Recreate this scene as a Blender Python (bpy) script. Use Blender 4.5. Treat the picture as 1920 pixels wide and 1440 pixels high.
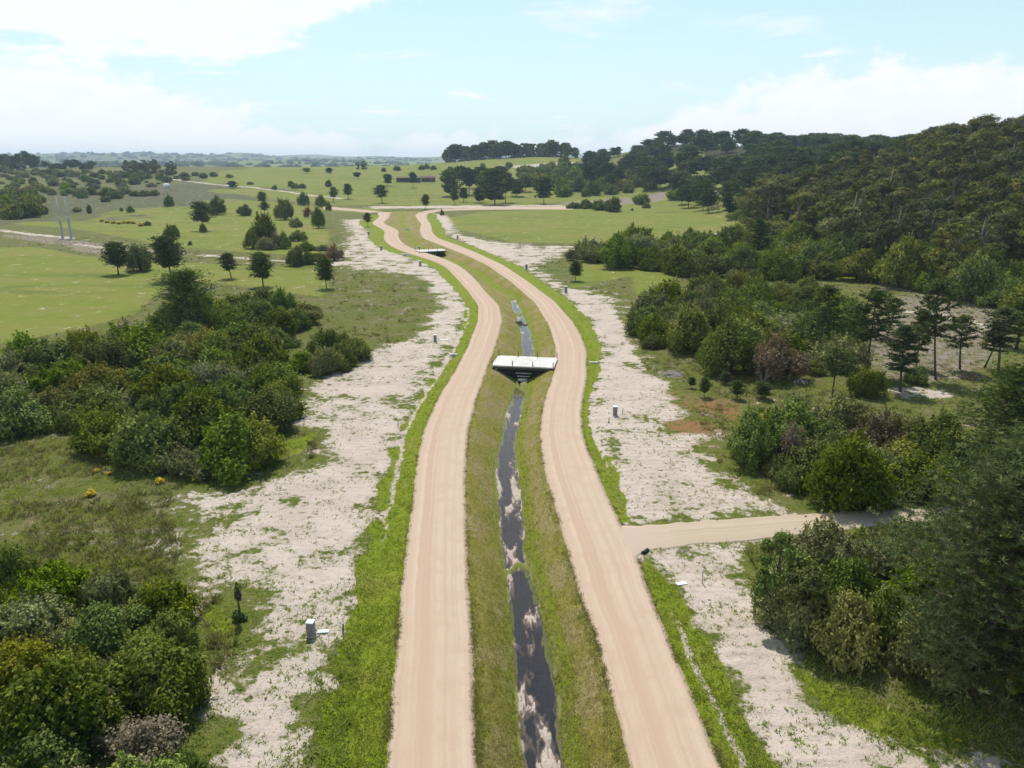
import bpy, math, random
import numpy as np
from mathutils import Vector

# ------------------------------------------------------------------ camera, sky, sun, exposure
for o in list(bpy.data.objects): bpy.data.objects.remove(o, do_unlink=True)
SC = bpy.context.scene
COL = SC.collection
R = math.radians
CAM_H, FPX, PITCH = 32.0, 1371.0, R(16.9)
SUN_AZ, SUN_EL = R(-12), R(60)          # azimuth from +Y towards +X

cam = bpy.data.cameras.new('camera'); camo = bpy.data.objects.new('camera', cam); COL.objects.link(camo)
cam.sensor_width = 36; cam.lens = 36*FPX/1920; cam.clip_start = 0.5; cam.clip_end = 40000
camo.location = (0, 0, CAM_H); camo.rotation_euler = (R(90)-PITCH, 0, 0)
SC.camera = camo

w = bpy.data.worlds.new('World'); SC.world = w; w.use_nodes = True
SUND = Vector((math.sin(SUN_AZ)*math.cos(SUN_EL), math.cos(SUN_AZ)*math.cos(SUN_EL), math.sin(SUN_EL)))
sl = bpy.data.lights.new('sun', 'SUN'); sl.energy = 4.5; sl.angle = R(0.53); sl.color = (1.0, 0.955, 0.88)
so = bpy.data.objects.new('sun', sl); COL.objects.link(so); so.location = (0, 0, 200)
so.rotation_euler = SUND.to_track_quat('Z', 'Y').to_euler()
SC.view_settings.view_transform = 'Standard'; SC.view_settings.look = 'None'
SC.view_settings.exposure = 0.12; SC.view_settings.gamma = 1; SC.view_settings.use_curve_mapping = False
cy = SC.cycles
cy.use_denoising = True; cy.max_bounces = 6; cy.diffuse_bounces = 3; cy.glossy_bounces = 2
cy.transmission_bounces = 3; cy.transparent_max_bounces = 6; cy.volume_bounces = 0

# ------------------------------------------------------------------ node helper
class NT:
    def __init__(s, tree): s.t = tree; s.t.nodes.clear()
    def n(s, typ, ins=None, **kw):
        nd = s.t.nodes.new(typ)
        for k, v in kw.items(): setattr(nd, k, v)
        for k, v in (ins or {}).items():
            sock = nd.inputs[k]
            if isinstance(v, bpy.types.NodeSocket): s.t.links.new(v, sock)
            elif hasattr(sock, 'default_value'):
                if isinstance(v, (tuple, list)) and sock.type == 'RGBA' and len(v) == 3: v = (*v, 1)
                sock.default_value = v
        return nd
    def math(s, op, a, b=0.0, c=0.0, clamp=False):
        return s.n('ShaderNodeMath', {0: a, 1: b, 2: c}, operation=op, use_clamp=clamp).outputs[0]
    def mix(s, f, a, b, mode='MIX'):
        m = s.n('ShaderNodeMix', data_type='RGBA', blend_type=mode)
        for i, v in ((0, f), (6, a), (7, b)):
            if isinstance(v, bpy.types.NodeSocket): s.t.links.new(v, m.inputs[i])
            else: m.inputs[i].default_value = (*v, 1) if isinstance(v, tuple) and len(v) == 3 else v
        return m.outputs[2]
    def ss(s, v, a, b):
        return s.n('ShaderNodeMapRange', {0: v, 1: a, 2: b, 3: 0.0, 4: 1.0}, interpolation_type='SMOOTHSTEP').outputs[0]
    def noise(s, vec, scale, detail=3.0, rough=0.55, dist=0.0):
        return s.n('ShaderNodeTexNoise', {'Vector': vec, 'Scale': scale, 'Detail': detail, 'Roughness': rough, 'Distortion': dist}).outputs[0]

# ------------------------------------------------------------------ sky: Nishita, horizon cumulus and a high cloud sheet
T = NT(w.node_tree)
sky = T.n('ShaderNodeTexSky', sky_type='NISHITA', sun_disc=False, sun_elevation=SUN_EL, sun_rotation=SUN_AZ,
          altitude=30, air_density=1.0, dust_density=1.2, ozone_density=1.6).outputs[0]
gen = T.n('ShaderNodeTexCoord').outputs['Generated']
sep = T.n('ShaderNodeSeparateXYZ', {0: gen})
X, Y, Z = sep.outputs
az = T.math('ARCTAN2', X, Y)
hor = T.math('SQRT', T.math('ADD', T.math('MULTIPLY', X, X), T.math('MULTIPLY', Y, Y)))
el = T.math('ARCTAN2', Z, hor)
# low cumulus bank all round the horizon: its top varies with azimuth, billowed by noise
azv = T.n('ShaderNodeCombineXYZ', {0: T.math('MULTIPLY', az, 1.0), 1: 3.7, 2: 0.0}).outputs[0]
top = T.noise(azv, 1.55, 2.0)
aev = T.n('ShaderNodeCombineXYZ', {0: az, 1: T.math('MULTIPLY', el, 1.6), 2: 0.4}).outputs[0]
bil = T.noise(aev, 17.0, 6.0, 0.6)
left = T.math('MULTIPLY', T.ss(az, -0.18, -0.52), 0.075)
right = T.math('MULTIPLY', T.ss(az, 0.06, 0.42), 0.062)
topel = T.math('ADD', T.math('ADD', T.math('MULTIPLY', top, 0.05), 0.012), T.math('ADD', left, right))
topel = T.math('ADD', topel, T.math('MULTIPLY', T.math('SUBTRACT', bil, 0.5), 0.11))
bank = T.ss(T.math('SUBTRACT', topel, el), -0.006, 0.02)
# high sheet: plane-projected, stretched noise
inv = T.math('DIVIDE', 1.0, T.math('ADD', T.math('MAXIMUM', Z, 0.0), 0.06))
pv = T.n('ShaderNodeCombineXYZ', {0: T.math('MULTIPLY', T.math('MULTIPLY', X, inv), 0.8), 1: T.math('MULTIPLY', T.math('MULTIPLY', Y, inv), 0.9), 2: 1.7}).outputs[0]
sh = T.noise(pv, 1.15, 7.0, 0.56, 0.25)
bd = T.math('ADD', 0.118, T.math('MULTIPLY', T.math('MAXIMUM', T.math('ADD', az, 0.34), 0.0), 0.34))
sd_ = T.math('ADD', T.math('SUBTRACT', el, bd), T.math('MULTIPLY', T.math('SUBTRACT', bil, 0.5), 0.07))
lb = T.math('MULTIPLY', T.math('MULTIPLY', T.ss(sd_, -0.03, 0.035), T.ss(el, 0.75, 0.45)), 0.5)
sheet = T.ss(T.math('ADD', sh, lb), 0.57, 0.76)
cl = T.math('MAXIMUM', bank, T.math('MULTIPLY', sheet, 0.95))
veil = T.math('MULTIPLY', T.ss(el, 0.42, -0.02), 0.80)
skyc = T.mix(1.0, sky, (1.20, 1.52, 1.40), 'MULTIPLY')
skyc = T.mix(veil, skyc, (8.3, 9.9, 10.3))
shade = T.noise(aev, 30.0, 4.0)
cc = T.mix(shade, (9.6, 9.9, 10.2), (11.2, 11.2, 11.0))
out = T.mix(T.math('MULTIPLY', cl, 0.93), skyc, cc)
bg = T.n('ShaderNodeBackground', {0: out, 1: 0.092})
T.n('ShaderNodeOutputWorld', {0: bg.outputs[0]})

# ------------------------------------------------------------------ numpy helpers
def ih(ix, iy, seed):
    ix = ix.astype(np.int64).astype(np.uint64); iy = iy.astype(np.int64).astype(np.uint64)
    h = ix*np.uint64(374761393) + iy*np.uint64(668265263) + np.uint64(seed*1442695041+12345)
    h &= np.uint64(0xFFFFFFFF)
    h = ((h ^ (h >> np.uint64(13)))*np.uint64(1274126177)) & np.uint64(0xFFFFFFFF)
    h = (h ^ (h >> np.uint64(16)))
    return (h & np.uint64(0xFFFFFF)).astype(np.float64)/float(0xFFFFFF)
def vnoise(x, y, seed=0):
    x = np.asarray(x, float); y = np.asarray(y, float)
    x0 = np.floor(x); y0 = np.floor(y); fx = x-x0; fy = y-y0
    fx = fx*fx*(3-2*fx); fy = fy*fy*(3-2*fy)
    a = ih(x0, y0, seed); b = ih(x0+1, y0, seed); c = ih(x0, y0+1, seed); d = ih(x0+1, y0+1, seed)
    return (a*(1-fx)+b*fx)*(1-fy)+(c*(1-fx)+d*fx)*fy
def fbm(x, y, seed=0, octv=4, gain=0.5):
    s = 0; a = 1; t = 0
    for i in range(octv):
        s = s + a*vnoise(np.asarray(x)*2**i+17.3*i, np.asarray(y)*2**i-9.1*i, seed+i); t += a; a *= gain
    return s/t
def sst(v, a, b):
    t = np.clip((np.asarray(v, float)-a)/(b-a), 0, 1); return t*t*(3-2*t)

SP, CP = math.sin(PITCH), math.cos(PITCH)
def gp(px, py, z=0.0):
    """point of the level z seen at photo coordinates (1920 x 1440): used once to survey where things stand"""
    px = np.asarray(px, float); py = np.asarray(py, float)
    down = (py-720)*CP+FPX*SP; fwd = FPX*CP-(py-720)*SP
    t = (CAM_H-z)/down
    return (px-960)*t, fwd*t
def polyw(pts, z=0.0):
    x, y = gp([p[0] for p in pts], [p[1] for p in pts], z); return np.stack([x, y], 1)
def inpoly(x, y, P):
    r = np.zeros(np.shape(x), bool); n = len(P); j = n-1
    for i in range(n):
        xi, yi = P[i]; xj, yj = P[j]
        if yi != yj: r ^= ((yi > y) != (yj > y)) & (x < (xj-xi)*(y-yi)/(yj-yi)+xi)
        j = i
    return r
def sdpoly(x, y, P):
    d = np.full(np.shape(x), 1e9); n = len(P)
    for i in range(n):
        a = P[i]; b = P[(i+1) % n]; e = b-a; L = max(e@e, 1e-9)
        t = np.clip(((x-a[0])*e[0]+(y-a[1])*e[1])/L, 0, 1)
        d = np.minimum(d, np.hypot(x-a[0]-t*e[0], y-a[1]-t*e[1]))
    return np.where(inpoly(x, y, P), d, -d)
def dline(x, y, P):
    d = np.full(np.shape(x), 1e9)
    for i in range(len(P)-1):
        a = P[i]; b = P[i+1]; e = b-a; L = max(e@e, 1e-9)
        t = np.clip(((x-a[0])*e[0]+(y-a[1])*e[1])/L, 0, 1)
        d = np.minimum(d, np.hypot(x-a[0]-t*e[0], y-a[1]-t*e[1]))
    return d

# ------------------------------------------------------------------ survey of the two roads and the ditch (photo rows: y, left edge, right edge)
LROWS = [(1440,722,897),(1300,735,890),(1200,745,887),(1100,752,880),(1000,765,874),(900,778,873),(850,785,874),(800,797,880),
 (750,820,893),(700,850,911),(660,872,925),(630,885,935),(600,896,942),(573,897,936),(550,881,913),(530,863,897),(513,848,880),(505,840,871),(499,832,861),(495,824,855),(490,813,844),
 (484,794,830),(480,782,817),(476,769,804),(471,753,789),(465,739,771),(460,731,761),(454,723,753),(446,719,748),(440,720,746),(434,722,749),(428,714,740),(423,703,728),(418.5,697,719),(414,702,722),(409,709,729),(404,712,732),(401,704,729)]
RROWS = [(1440,1180,1356),(1410,1173,1343),(1293,1143,1295),(1200,1120,1253),(1120,1087,1222),(1043,1067,1196),(990,1052,1168),(940,1037,1143),(890,1023,1123),
 (840,1015,1100),(807,1013,1093),(773,1016,1090),(740,1025,1095),(707,1037,1101),(657,1042,1100),(630,1036,1090),(607,1027,1077),(567,1003,1042),(530,960,993),(497,913,944),
 (477,870,901),(460,827,860),(447,793,822),(440,789,814),(433,787,810),(425,788,809),(420,790,808),(414,785,803),(408,780,800),(403,778,801)]
SROWS = [(1440,978,1062),(1350,968,1050),(1280,962,1045),(1200,958,1030),(1130,952,1010),(1080,948,998),(1050,940,985),(1000,935,985),(950,933,980),(900,928,975),
 (860,930,968),(820,938,967),(780,945,978),(740,960,985),(700,972,990),(670,980,1004),(640,977,1000),(620,975,995),(600,970,985),(580,962,978),(565,957,968)]
YS = np.concatenate([np.arange(-60, 60, 0.5), np.geomspace(60, 520, 500)])
def edge(rows, k, z=0.0):
    r = np.array(rows); x, y = gp(r[:, k], r[:, 0], z)
    o = np.argsort(y); x = x[o]; y = y[o]
    f = np.interp(YS, y, x)
    lo = YS < y[0]; f[lo] = x[0]+(YS[lo]-y[0])*(x[3]-x[0])/(y[3]-y[0])
    s = np.arange(len(YS))                      # smooth in index space
    g = np.exp(-0.5*(np.arange(-9, 10)/3.5)**2); g /= g.sum()
    fp = np.concatenate([2*f[0]-f[9:0:-1], f, np.full(9, f[-1])])
    return np.convolve(fp, g, 'valid')
E = dict(Ll=edge(LROWS, 1), Lr=edge(LROWS, 2), Rl=edge(RROWS, 1), Rr=edge(RROWS, 2), cl=edge(SROWS, 1, -1.6)+0.12, cr=edge(SROWS, 2, -1.6)-0.12)
mid = (E['Lr']+E['Rl'])/2; kk = sst(YS, 184, 205)
E['cl'] = E['cl']*(1-kk)+(mid-0.7)*kk; E['cr'] = E['cr']*(1-kk)+(mid+0.7)*kk
def ed(k, y): return np.interp(y, YS, E[k])
def depth(y): return np.interp(y, [-60, 33, 60, 117, 140, 290, 380, 470], [1.2, 1.3, 1.6, 2.1, 1.8, 2.0, 1.2, 0.0])
YTRACK = float(gp(960, 1068, -1.4)[1])

TRT = polyw([(1130,965),(1160,985),(1200,985),(1300,979),(1440,968),(1560,961),(1640,955),(1760,950),(1990,946)])
TRB = polyw([(1165,1110),(1182,1056),(1206,1033),(1300,1021),(1410,1013),(1510,1002),(1630,988),(1760,978),(1990,972)])
TRC = (TRT+TRB)/2

EXL = polyw([(716,402),(690,397.2),(655,394),(606,391)]); EXR = polyw([(795,401),(806,397.5),(835,393.5),(900,391.8),(980,390.8),(1075,390.2)])
def H(x, y):
    x = np.asarray(x, float); y = np.asarray(y, float)
    Ll, Lr, Rl, Rr, cl, cr = [ed(k, y) for k in ('Ll', 'Lr', 'Rl', 'Rr', 'cl', 'cr')]
    D = depth(y); inc = (y < 505)
    off = np.where(inc, np.maximum(np.maximum(Ll-x, x-Rr), 0), 60.0)      # metres outside the road pair
    off = np.minimum(off, np.maximum(dline(x, y, TRC)-2.2, 0))
    off = np.minimum(off, np.maximum(np.minimum(dline(x, y, EXL), dline(x, y, EXR))-9.0, 0))
    h = sst(off, 1.0, 6.0)*(0.16*(fbm(x/2.2, y/2.2, 5, 3)-0.5)) + sst(off, 4, 40)*1.5*(fbm(x/38, y/38, 9, 3)-0.5)
    h += sst(off, 0.2, 2)*0.05*(vnoise(x/0.55, y/0.55, 3)-0.5)
    sw = 0.22*np.exp(-((Ll-x-2.1)/0.8)**2)+0.18*np.exp(-((x-Rr-1.5)/0.6)**2); h -= np.where(y < 420, sw, 0)*sst(dline(x, y, TRC), 2.5, 5)
    # ditch between the roads
    a = Lr+0.55; b = Rl-0.55
    t = np.minimum((x-a)/np.maximum(cl-a, 0.4), (b-x)/np.maximum(b-cr, 0.4)); t = np.clip(t, 0, 1.0)
    t = t*0.8+0.2*t*t*(3-2*t)
    ins = inc & (x > Lr) & (x < Rl)
    h = np.where(ins, -D*t + 0.12*(fbm(x/1.1, y/1.6, 31, 3)-0.5)*sst(t, 0, 0.3), h)
    h = np.where(y < 184, h-0.45*sst(np.minimum(x-cl, cr-x), 0.10, 0.50), h)      # the stream bed has its own sheet
    # ground is cut a little under the roads
    m = 0.25+0.004*np.abs(y)
    r1 = np.minimum(x-Ll, Lr-x); r2 = np.minimum(x-Rl, Rr-x); rr = np.maximum(r1, r2)
    h = np.where(inc, h-0.22*sst(rr, m*0.5, m*1.5), h)
    # far rise, knoll, wooded hill on the right, distant hills
    h = h + sst(y, 575, 1150)*(19+7*(fbm(x/260, y/260, 41, 2)-0.5))*(1-0.9*sst(y, 1250, 2000))
    h += 17*np.exp(-((x-30)/190)**2-((y-1150)/230)**2) + 7*np.exp(-((x-150)/160)**2-((y-900)/170)**2)
    h += 4*sst(y, 420, 640)*sst(-x, 60, 260)*(1-sst(y, 1300, 1900))
    xe = 104+9*np.sin(y/70)+10*(vnoise(y/60, y*0, 2)-.5)
    h += 30*sst(x-xe, 0, 150)*sst(y, 135, 300)*(1-sst(y, 1300, 2200))*(0.85+0.3*fbm(x/110, y/110, 21, 2))
    far = sst(y, 2000, 3400)
    h += far*(128*(fbm(x/1500+3, y/1100, 77, 3)**1.6)+sst(y, 3800, 6500)*40 - 26)
    return h

def at(px, py):
    """where the sight line of a photo point meets the ground"""
    d = np.array([px-960, FPX*CP-(py-720)*SP, -((py-720)*CP+FPX*SP)])/FPX
    t = np.concatenate([np.geomspace(30, 6000, 700)])
    z = CAM_H+d[2]*t; g = z-H(d[0]*t, d[1]*t)
    k = np.argmax(g < 0) if (g < 0).any() else len(t)-1
    if k == 0: tt = t[0]
    else:
        a, b = g[k-1], g[k]; tt = t[k-1]+(t[k]-t[k-1])*(a/(a-b) if a != b else 0)
    x, y = d[0]*tt, d[1]*tt
    return float(x), float(y), float(H(x, y)), tt          # tt = depth along the axis; metres per photo pixel = tt/FPX

# ------------------------------------------------------------------ scene helpers
def tag(o, label=None, cat=None, group=None, kind=None):
    for k, v in (('label', label), ('category', cat), ('group', group), ('kind', kind)):
        if v: o[k] = v
    return o
def link(name, data, parent=None, loc=None, rz=None, sc=None):
    o = bpy.data.objects.new(name, data); COL.objects.link(o)
    if parent: o.parent = parent
    if loc is not None: o.location = loc
    if rz is not None: o.rotation_euler = (0, 0, rz)
    if sc is not None: o.scale = sc if hasattr(sc, '__len__') else (sc, sc, sc)
    return o
def mesh_np(name, co, faces, mats=(), smooth=False, midx=None):
    """co (n,3); faces list of (k,m) arrays with m = 3 or 4"""
    me = bpy.data.meshes.new(name)
    faces = [f for f in faces if len(f)]
    loops = np.concatenate([f.ravel() for f in faces]).astype(np.int32)
    tot = np.concatenate([np.full(len(f), f.shape[1]) for f in faces]).astype(np.int32)
    st = np.concatenate([[0], np.cumsum(tot)[:-1]]).astype(np.int32)
    me.vertices.add(len(co)); me.vertices.foreach_set('co', np.asarray(co, np.float32).ravel())
    me.loops.add(len(loops)); me.loops.foreach_set('vertex_index', loops)
    me.polygons.add(len(tot)); me.polygons.foreach_set('loop_start', st)
    try: me.polygons.foreach_set('loop_total', tot)
    except Exception: pass
    if midx is not None: me.polygons.foreach_set('material_index', np.asarray(midx, np.int32))
    if smooth: me.polygons.foreach_set('use_smooth', np.ones(len(tot), bool))
    for m in mats: me.materials.append(m)
    me.update(calc_edges=True)
    return me
def fattr(me, name, vals):
    a = me.attributes.new(name, 'FLOAT', 'POINT'); a.data.foreach_set('value', np.asarray(vals, np.float32))
def cattr(me, name, rgba):
    a = me.attributes.new(name, 'FLOAT_COLOR', 'POINT'); a.data.foreach_set('color', np.asarray(rgba, np.float32).ravel())
def gridfaces(nr, nc):
    i = np.arange((nr-1)*nc).reshape(nr-1, nc)[:, :-1].ravel()
    return np.stack([i, i+1, i+nc+1, i+nc], 1)
class MB:
    """small mesh builder for built things"""
    def __init__(s): s.v = []; s.f = []
    def box(s, c, d, rz=0.0, taper=1.0):
        n = len(s.v); cx, cy, cz = c; dx, dy, dz = d[0]/2, d[1]/2, d[2]/2
        for z, k in ((-dz, 1), (dz, taper)):
            for sx, sy in ((-1, -1), (1, -1), (1, 1), (-1, 1)):
                x, y = sx*dx*k, sy*dy*k
                s.v.append((cx+x*math.cos(rz)-y*math.sin(rz), cy+x*math.sin(rz)+y*math.cos(rz), cz+z))
        s.f += [(n+3, n+2, n+1, n), (n+4, n+5, n+6, n+7)]+[(n+i, n+(i+1) % 4, n+4+(i+1) % 4, n+4+i) for i in range(4)]
        return s
    def lathe(s, prof, c=(0, 0, 0), k=12):
        n = len(s.v)
        for r, z in prof:
            for i in range(k):
                a = 2*math.pi*i/k; s.v.append((c[0]+r*math.cos(a), c[1]+r*math.sin(a), c[2]+z))
        for j in range(len(prof)-1):
            for i in range(k):
                s.f.append((n+j*k+i, n+j*k+(i+1) % k, n+(j+1)*k+(i+1) % k, n+(j+1)*k+i))
        s.f.append(tuple(n+i for i in range(k-1, -1, -1))); s.f.append(tuple(n+(len(prof)-1)*k+i for i in range(k)))
        return s
    def tube(s, pts, rad, k=6):
        n = len(s.v); P = [Vector(p) for p in pts]
        for i, p in enumerate(P):
            d = (P[min(i+1, len(P)-1)]-P[max(i-1, 0)]).normalized()
            u = d.orthogonal().normalized() if i == 0 else (u-d*u.dot(d)).normalized()
            v = d.cross(u); r = rad[i] if hasattr(rad, '__len__') else rad
            for j in range(k):
                a = 2*math.pi*j/k; s.v.append(tuple(p+(u*math.cos(a)+v*math.sin(a))*r))
        for i in range(len(P)-1):
            for j in range(k):
                s.f.append((n+i*k+j, n+i*k+(j+1) % k, n+(i+1)*k+(j+1) % k, n+(i+1)*k+j))
        s.f.append(tuple(n+j for j in range(k-1, -1, -1))); s.f.append(tuple(n+(len(P)-1)*k+j for j in range(k)))
        return s
    def mesh(s, name, mat, smooth=False):
        me = bpy.data.meshes.new(name); me.from_pydata(s.v, [], s.f); me.materials.append(mat)
        if smooth: me.polygons.foreach_set('use_smooth', np.ones(len(me.polygons), bool))
        return me
    def build(s, name, mat, parent=None, smooth=False): return link(name, s.mesh(name, mat, smooth), parent)

# ------------------------------------------------------------------ materials
def newmat(name):
    m = bpy.data.materials.new(name); m.use_nodes = True; return m, NT(m.node_tree)
def bump(T, h, strength, dist): return T.n('ShaderNodeBump', {'Height': h, 'Strength': strength, 'Distance': dist}).outputs[0]
def principled(T, col, rough=0.9, normal=None, spec=0.2, **kw):
    ins = {'Base Color': col, 'Roughness': rough, 'Specular IOR Level': spec}; ins.update(kw)
    if normal is not None: ins['Normal'] = normal
    b = T.n('ShaderNodeBsdfPrincipled', ins); T.n('ShaderNodeOutputMaterial', {0: b.outputs[0]}); return b
def simple(name, c1, c2, scale=3.0, rough=0.85, bstr=0.3, spec=0.25, metal=0.0, detail=5.0):
    m, T = newmat(name); co = T.n('ShaderNodeTexCoord').outputs['Object']
    a = T.noise(co, scale, detail, 0.65); b = T.noise(co, scale*7, 3.0)
    f = T.ss(T.math('ADD', T.math('MULTIPLY', a, 0.7), T.math('MULTIPLY', b, 0.3)), 0.32, 0.68)
    principled(T, T.mix(f, c1, c2), rough, bump(T, b, bstr, 0.02), spec, Metallic=metal); return m

def ground_mat():
    m, T = newmat('ground'); P = T.n('ShaderNodeNewGeometry').outputs['Position']
    A = T.n('ShaderNodeAttribute', attribute_name='mask_a'); B = T.n('ShaderNodeAttribute', attribute_name='mask_b')
    sa = T.n('ShaderNodeSeparateColor', {0: A.outputs[0]}); sb = T.n('ShaderNodeSeparateColor', {0: B.outputs[0]})
    sand, lush, field = sa.outputs; median = A.outputs['Alpha']
    heath, dirt, red = sb.outputs; furrow = B.outputs['Alpha']
    n_big = T.noise(P, 0.035, 4.0); n_mid = T.noise(P, 0.22, 5.0, 0.6); n1 = T.noise(P, 1.1, 6.0, 0.68); n2 = T.noise(P, 5.5, 4.0, 0.65); n3 = T.noise(P, 17.0, 2.0)
    str_v = T.n('ShaderNodeMapping', {'Vector': P, 'Rotation': (0, 0, R(9)), 'Scale': (0.35, 1.6, 1)}).outputs[0]
    ns = T.noise(str_v, 0.9, 5.0, 0.65, 0.4)
    fine = T.math('ADD', T.math('MULTIPLY', n2, 0.6), T.math('MULTIPLY', n3, 0.4))
    # rough grass
    g = T.mix(T.ss(n1, 0.33, 0.68), (0.092, 0.122, 0.016), (0.190, 0.198, 0.040))
    g = T.mix(T.ss(n_mid, 0.42, 0.62), g, (0.190, 0.165, 0.076))
    g = T.mix(T.ss(n_big, 0.52, 0.72), g, (0.105, 0.145, 0.026))
    g = T.mix(T.math('MULTIPLY', T.ss(ns, 0.50, 0.66), 0.55), g, (0.205, 0.175, 0.088))
    g = T.mix(T.math('MULTIPLY', T.ss(n1, 0.52, 0.66), 0.55), g, (0.045, 0.070, 0.012))
    g = T.mix(T.math('MULTIPLY', T.ss(fine, 0.48, 0.62), 0.8), g, (0.038, 0.056, 0.012))
    # heath
    hth = T.mix(T.ss(n_mid, 0.35, 0.65), (0.115, 0.122, 0.050), (0.165, 0.140, 0.082))
    hth = T.mix(T.ss(n1, 0.46, 0.6), hth, (0.045, 0.065, 0.026))
    c = T.mix(T.ss(T.math('ADD', heath, T.math('MULTIPLY', T.math('SUBTRACT', n_mid, 0.5), 0.8)), 0.4, 0.6), g, hth)
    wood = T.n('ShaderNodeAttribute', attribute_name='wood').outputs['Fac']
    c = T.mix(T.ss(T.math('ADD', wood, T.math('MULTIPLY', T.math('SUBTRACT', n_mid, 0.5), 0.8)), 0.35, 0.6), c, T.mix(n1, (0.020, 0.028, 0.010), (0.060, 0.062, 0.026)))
    # mown field
    fld = T.mix(T.ss(n_mid, 0.3, 0.7), (0.158, 0.195, 0.024), (0.188, 0.222, 0.034))
    fld = T.mix(T.ss(n_big, 0.42, 0.7), fld, (0.222, 0.212, 0.050))
    sv = T.n('ShaderNodeMapping', {'Vector': P, 'Rotation': (0, 0, R(-6)), 'Scale': (0.012, 0.075, 1)}).outputs[0]
    nst = T.noise(sv, 1.0, 5.0, 0.65, 0.6)
    fld = T.mix(T.math('MULTIPLY', T.ss(nst, 0.50, 0.66), 0.75), fld, (0.225, 0.212, 0.062))
    fld = T.mix(T.math('MULTIPLY', T.ss(nst, 0.46, 0.34), 0.75), fld, (0.105, 0.142, 0.026))
    fld = T.mix(T.math('MULTIPLY', T.ss(ns, 0.45, 0.7), 0.35), fld, (0.238, 0.225, 0.066))
    fld = T.mix(T.math('MULTIPLY', T.ss(n1, 0.48, 0.7), 0.5), fld, (0.105, 0.135, 0.026))
    c = T.mix(T.ss(T.math('ADD', field, T.math('MULTIPLY', T.math('SUBTRACT', n1, 0.5), 0.7)), 0.4, 0.6), c, fld)
    # bare dirt
    drt = T.mix(T.ss(n1, 0.3, 0.7), (0.20, 0.155, 0.125), (0.30, 0.25, 0.20))
    c = T.mix(T.ss(T.math('ADD', dirt, T.math('MULTIPLY', T.math('SUBTRACT', n1, 0.5), 1.3)), 0.42, 0.62), c, drt)
    # pale sand with furrows and specks
    snd = T.mix(T.ss(n_mid, 0.3, 0.7), (0.500, 0.412, 0.345), (0.590, 0.500, 0.428))
    snd = T.mix(T.math('MULTIPLY', T.ss(ns, 0.50, 0.68), 0.55), snd, (0.365, 0.302, 0.252))
    snd = T.mix(T.math('MULTIPLY', T.ss(n2, 0.52, 0.68), 0.5), snd, (0.270, 0.245, 0.205))
    snd = T.mix(T.math('MULTIPLY', T.ss(n1, 0.50, 0.68), 0.45), snd, (0.330, 0.305, 0.235))
    swed = T.mix(n3, (0.12, 0.165, 0.030), (0.20, 0.205, 0.075))
    thin = T.math('SUBTRACT', 1.02, T.math('MULTIPLY', sand, 0.16))
    snd = T.mix(T.math('MULTIPLY', T.ss(T.math('ADD', T.math('MULTIPLY', n1, 0.62), T.math('MULTIPLY', n2, 0.38)), T.math('MULTIPLY', thin, 0.68), T.math('MULTIPLY', thin, 0.76)), 0.85), snd, swed)
    dsnd = T.math('ADD', T.math('MULTIPLY', T.math('SUBTRACT', n1, 0.5), 1.9), T.math('MULTIPLY', T.math('SUBTRACT', n_mid, 0.5), 2.5))
    c = T.mix(T.ss(T.math('ADD', sand, dsnd), 0.36, 0.62), c, snd)
    # red weeds
    rd = T.mix(n2, (0.24, 0.085, 0.035), (0.28, 0.19, 0.09))
    c = T.mix(T.ss(T.math('ADD', red, T.math('MULTIPLY', T.math('SUBTRACT', n1, 0.5), 1.8)), 0.38, 0.66), c, rd)
    # ditch slopes: clipped olive turf
    md = T.mix(T.ss(n1, 0.34, 0.66), (0.195, 0.185, 0.032), (0.265, 0.235, 0.064))
    md = T.mix(T.math('MULTIPLY', T.ss(n_mid, 0.44, 0.60), 0.85), md, (0.305, 0.240, 0.125))
    md = T.mix(T.math('MULTIPLY', T.ss(fine, 0.5, 0.66), 0.6), md, (0.125, 0.115, 0.028))
    c = T.mix(T.ss(T.math('ADD', median, T.math('MULTIPLY', T.math('SUBTRACT', n2, 0.5), 0.8)), 0.42, 0.58), c, md)
    # lush verge
    lu = T.mix(T.ss(n1, 0.3, 0.7), (0.155, 0.205, 0.014), (0.225, 0.270, 0.024))
    lu = T.mix(T.math('MULTIPLY', T.ss(n_mid, 0.45, 0.65), 0.7), lu, (0.235, 0.225, 0.050))
    lu = T.mix(T.math('MULTIPLY', T.ss(fine, 0.5, 0.66), 0.6), lu, (0.080, 0.130, 0.012))
    c = T.mix(T.ss(T.math('ADD', lush, T.math('ADD', T.math('MULTIPLY', T.math('SUBTRACT', n1, 0.5), 1.0), T.math('MULTIPLY', T.math('SUBTRACT', n2, 0.5), 0.6))), 0.42, 0.58), c, lu)
    c = T.mix(1.0, c, (0.82, 0.82, 0.82), 'MULTIPLY')
    wv = T.n('ShaderNodeTexWave', {'Vector': P, 'Scale': 0.30, 'Distortion': 14.0, 'Detail': 5.0, 'Detail Scale': 0.35, 'Detail Roughness': 0.7}, bands_direction='Y').outputs[1]
    hgt = T.math('ADD', T.math('MULTIPLY', T.math('MULTIPLY', T.math('MULTIPLY', wv, ns), furrow), 0.30), T.math('ADD', T.math('MULTIPLY', n1, 0.7), T.math('MULTIPLY', n2, 0.35)))
    principled(T, c, 0.95, bump(T, hgt, 0.8, 0.30), 0.1); return m

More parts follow.
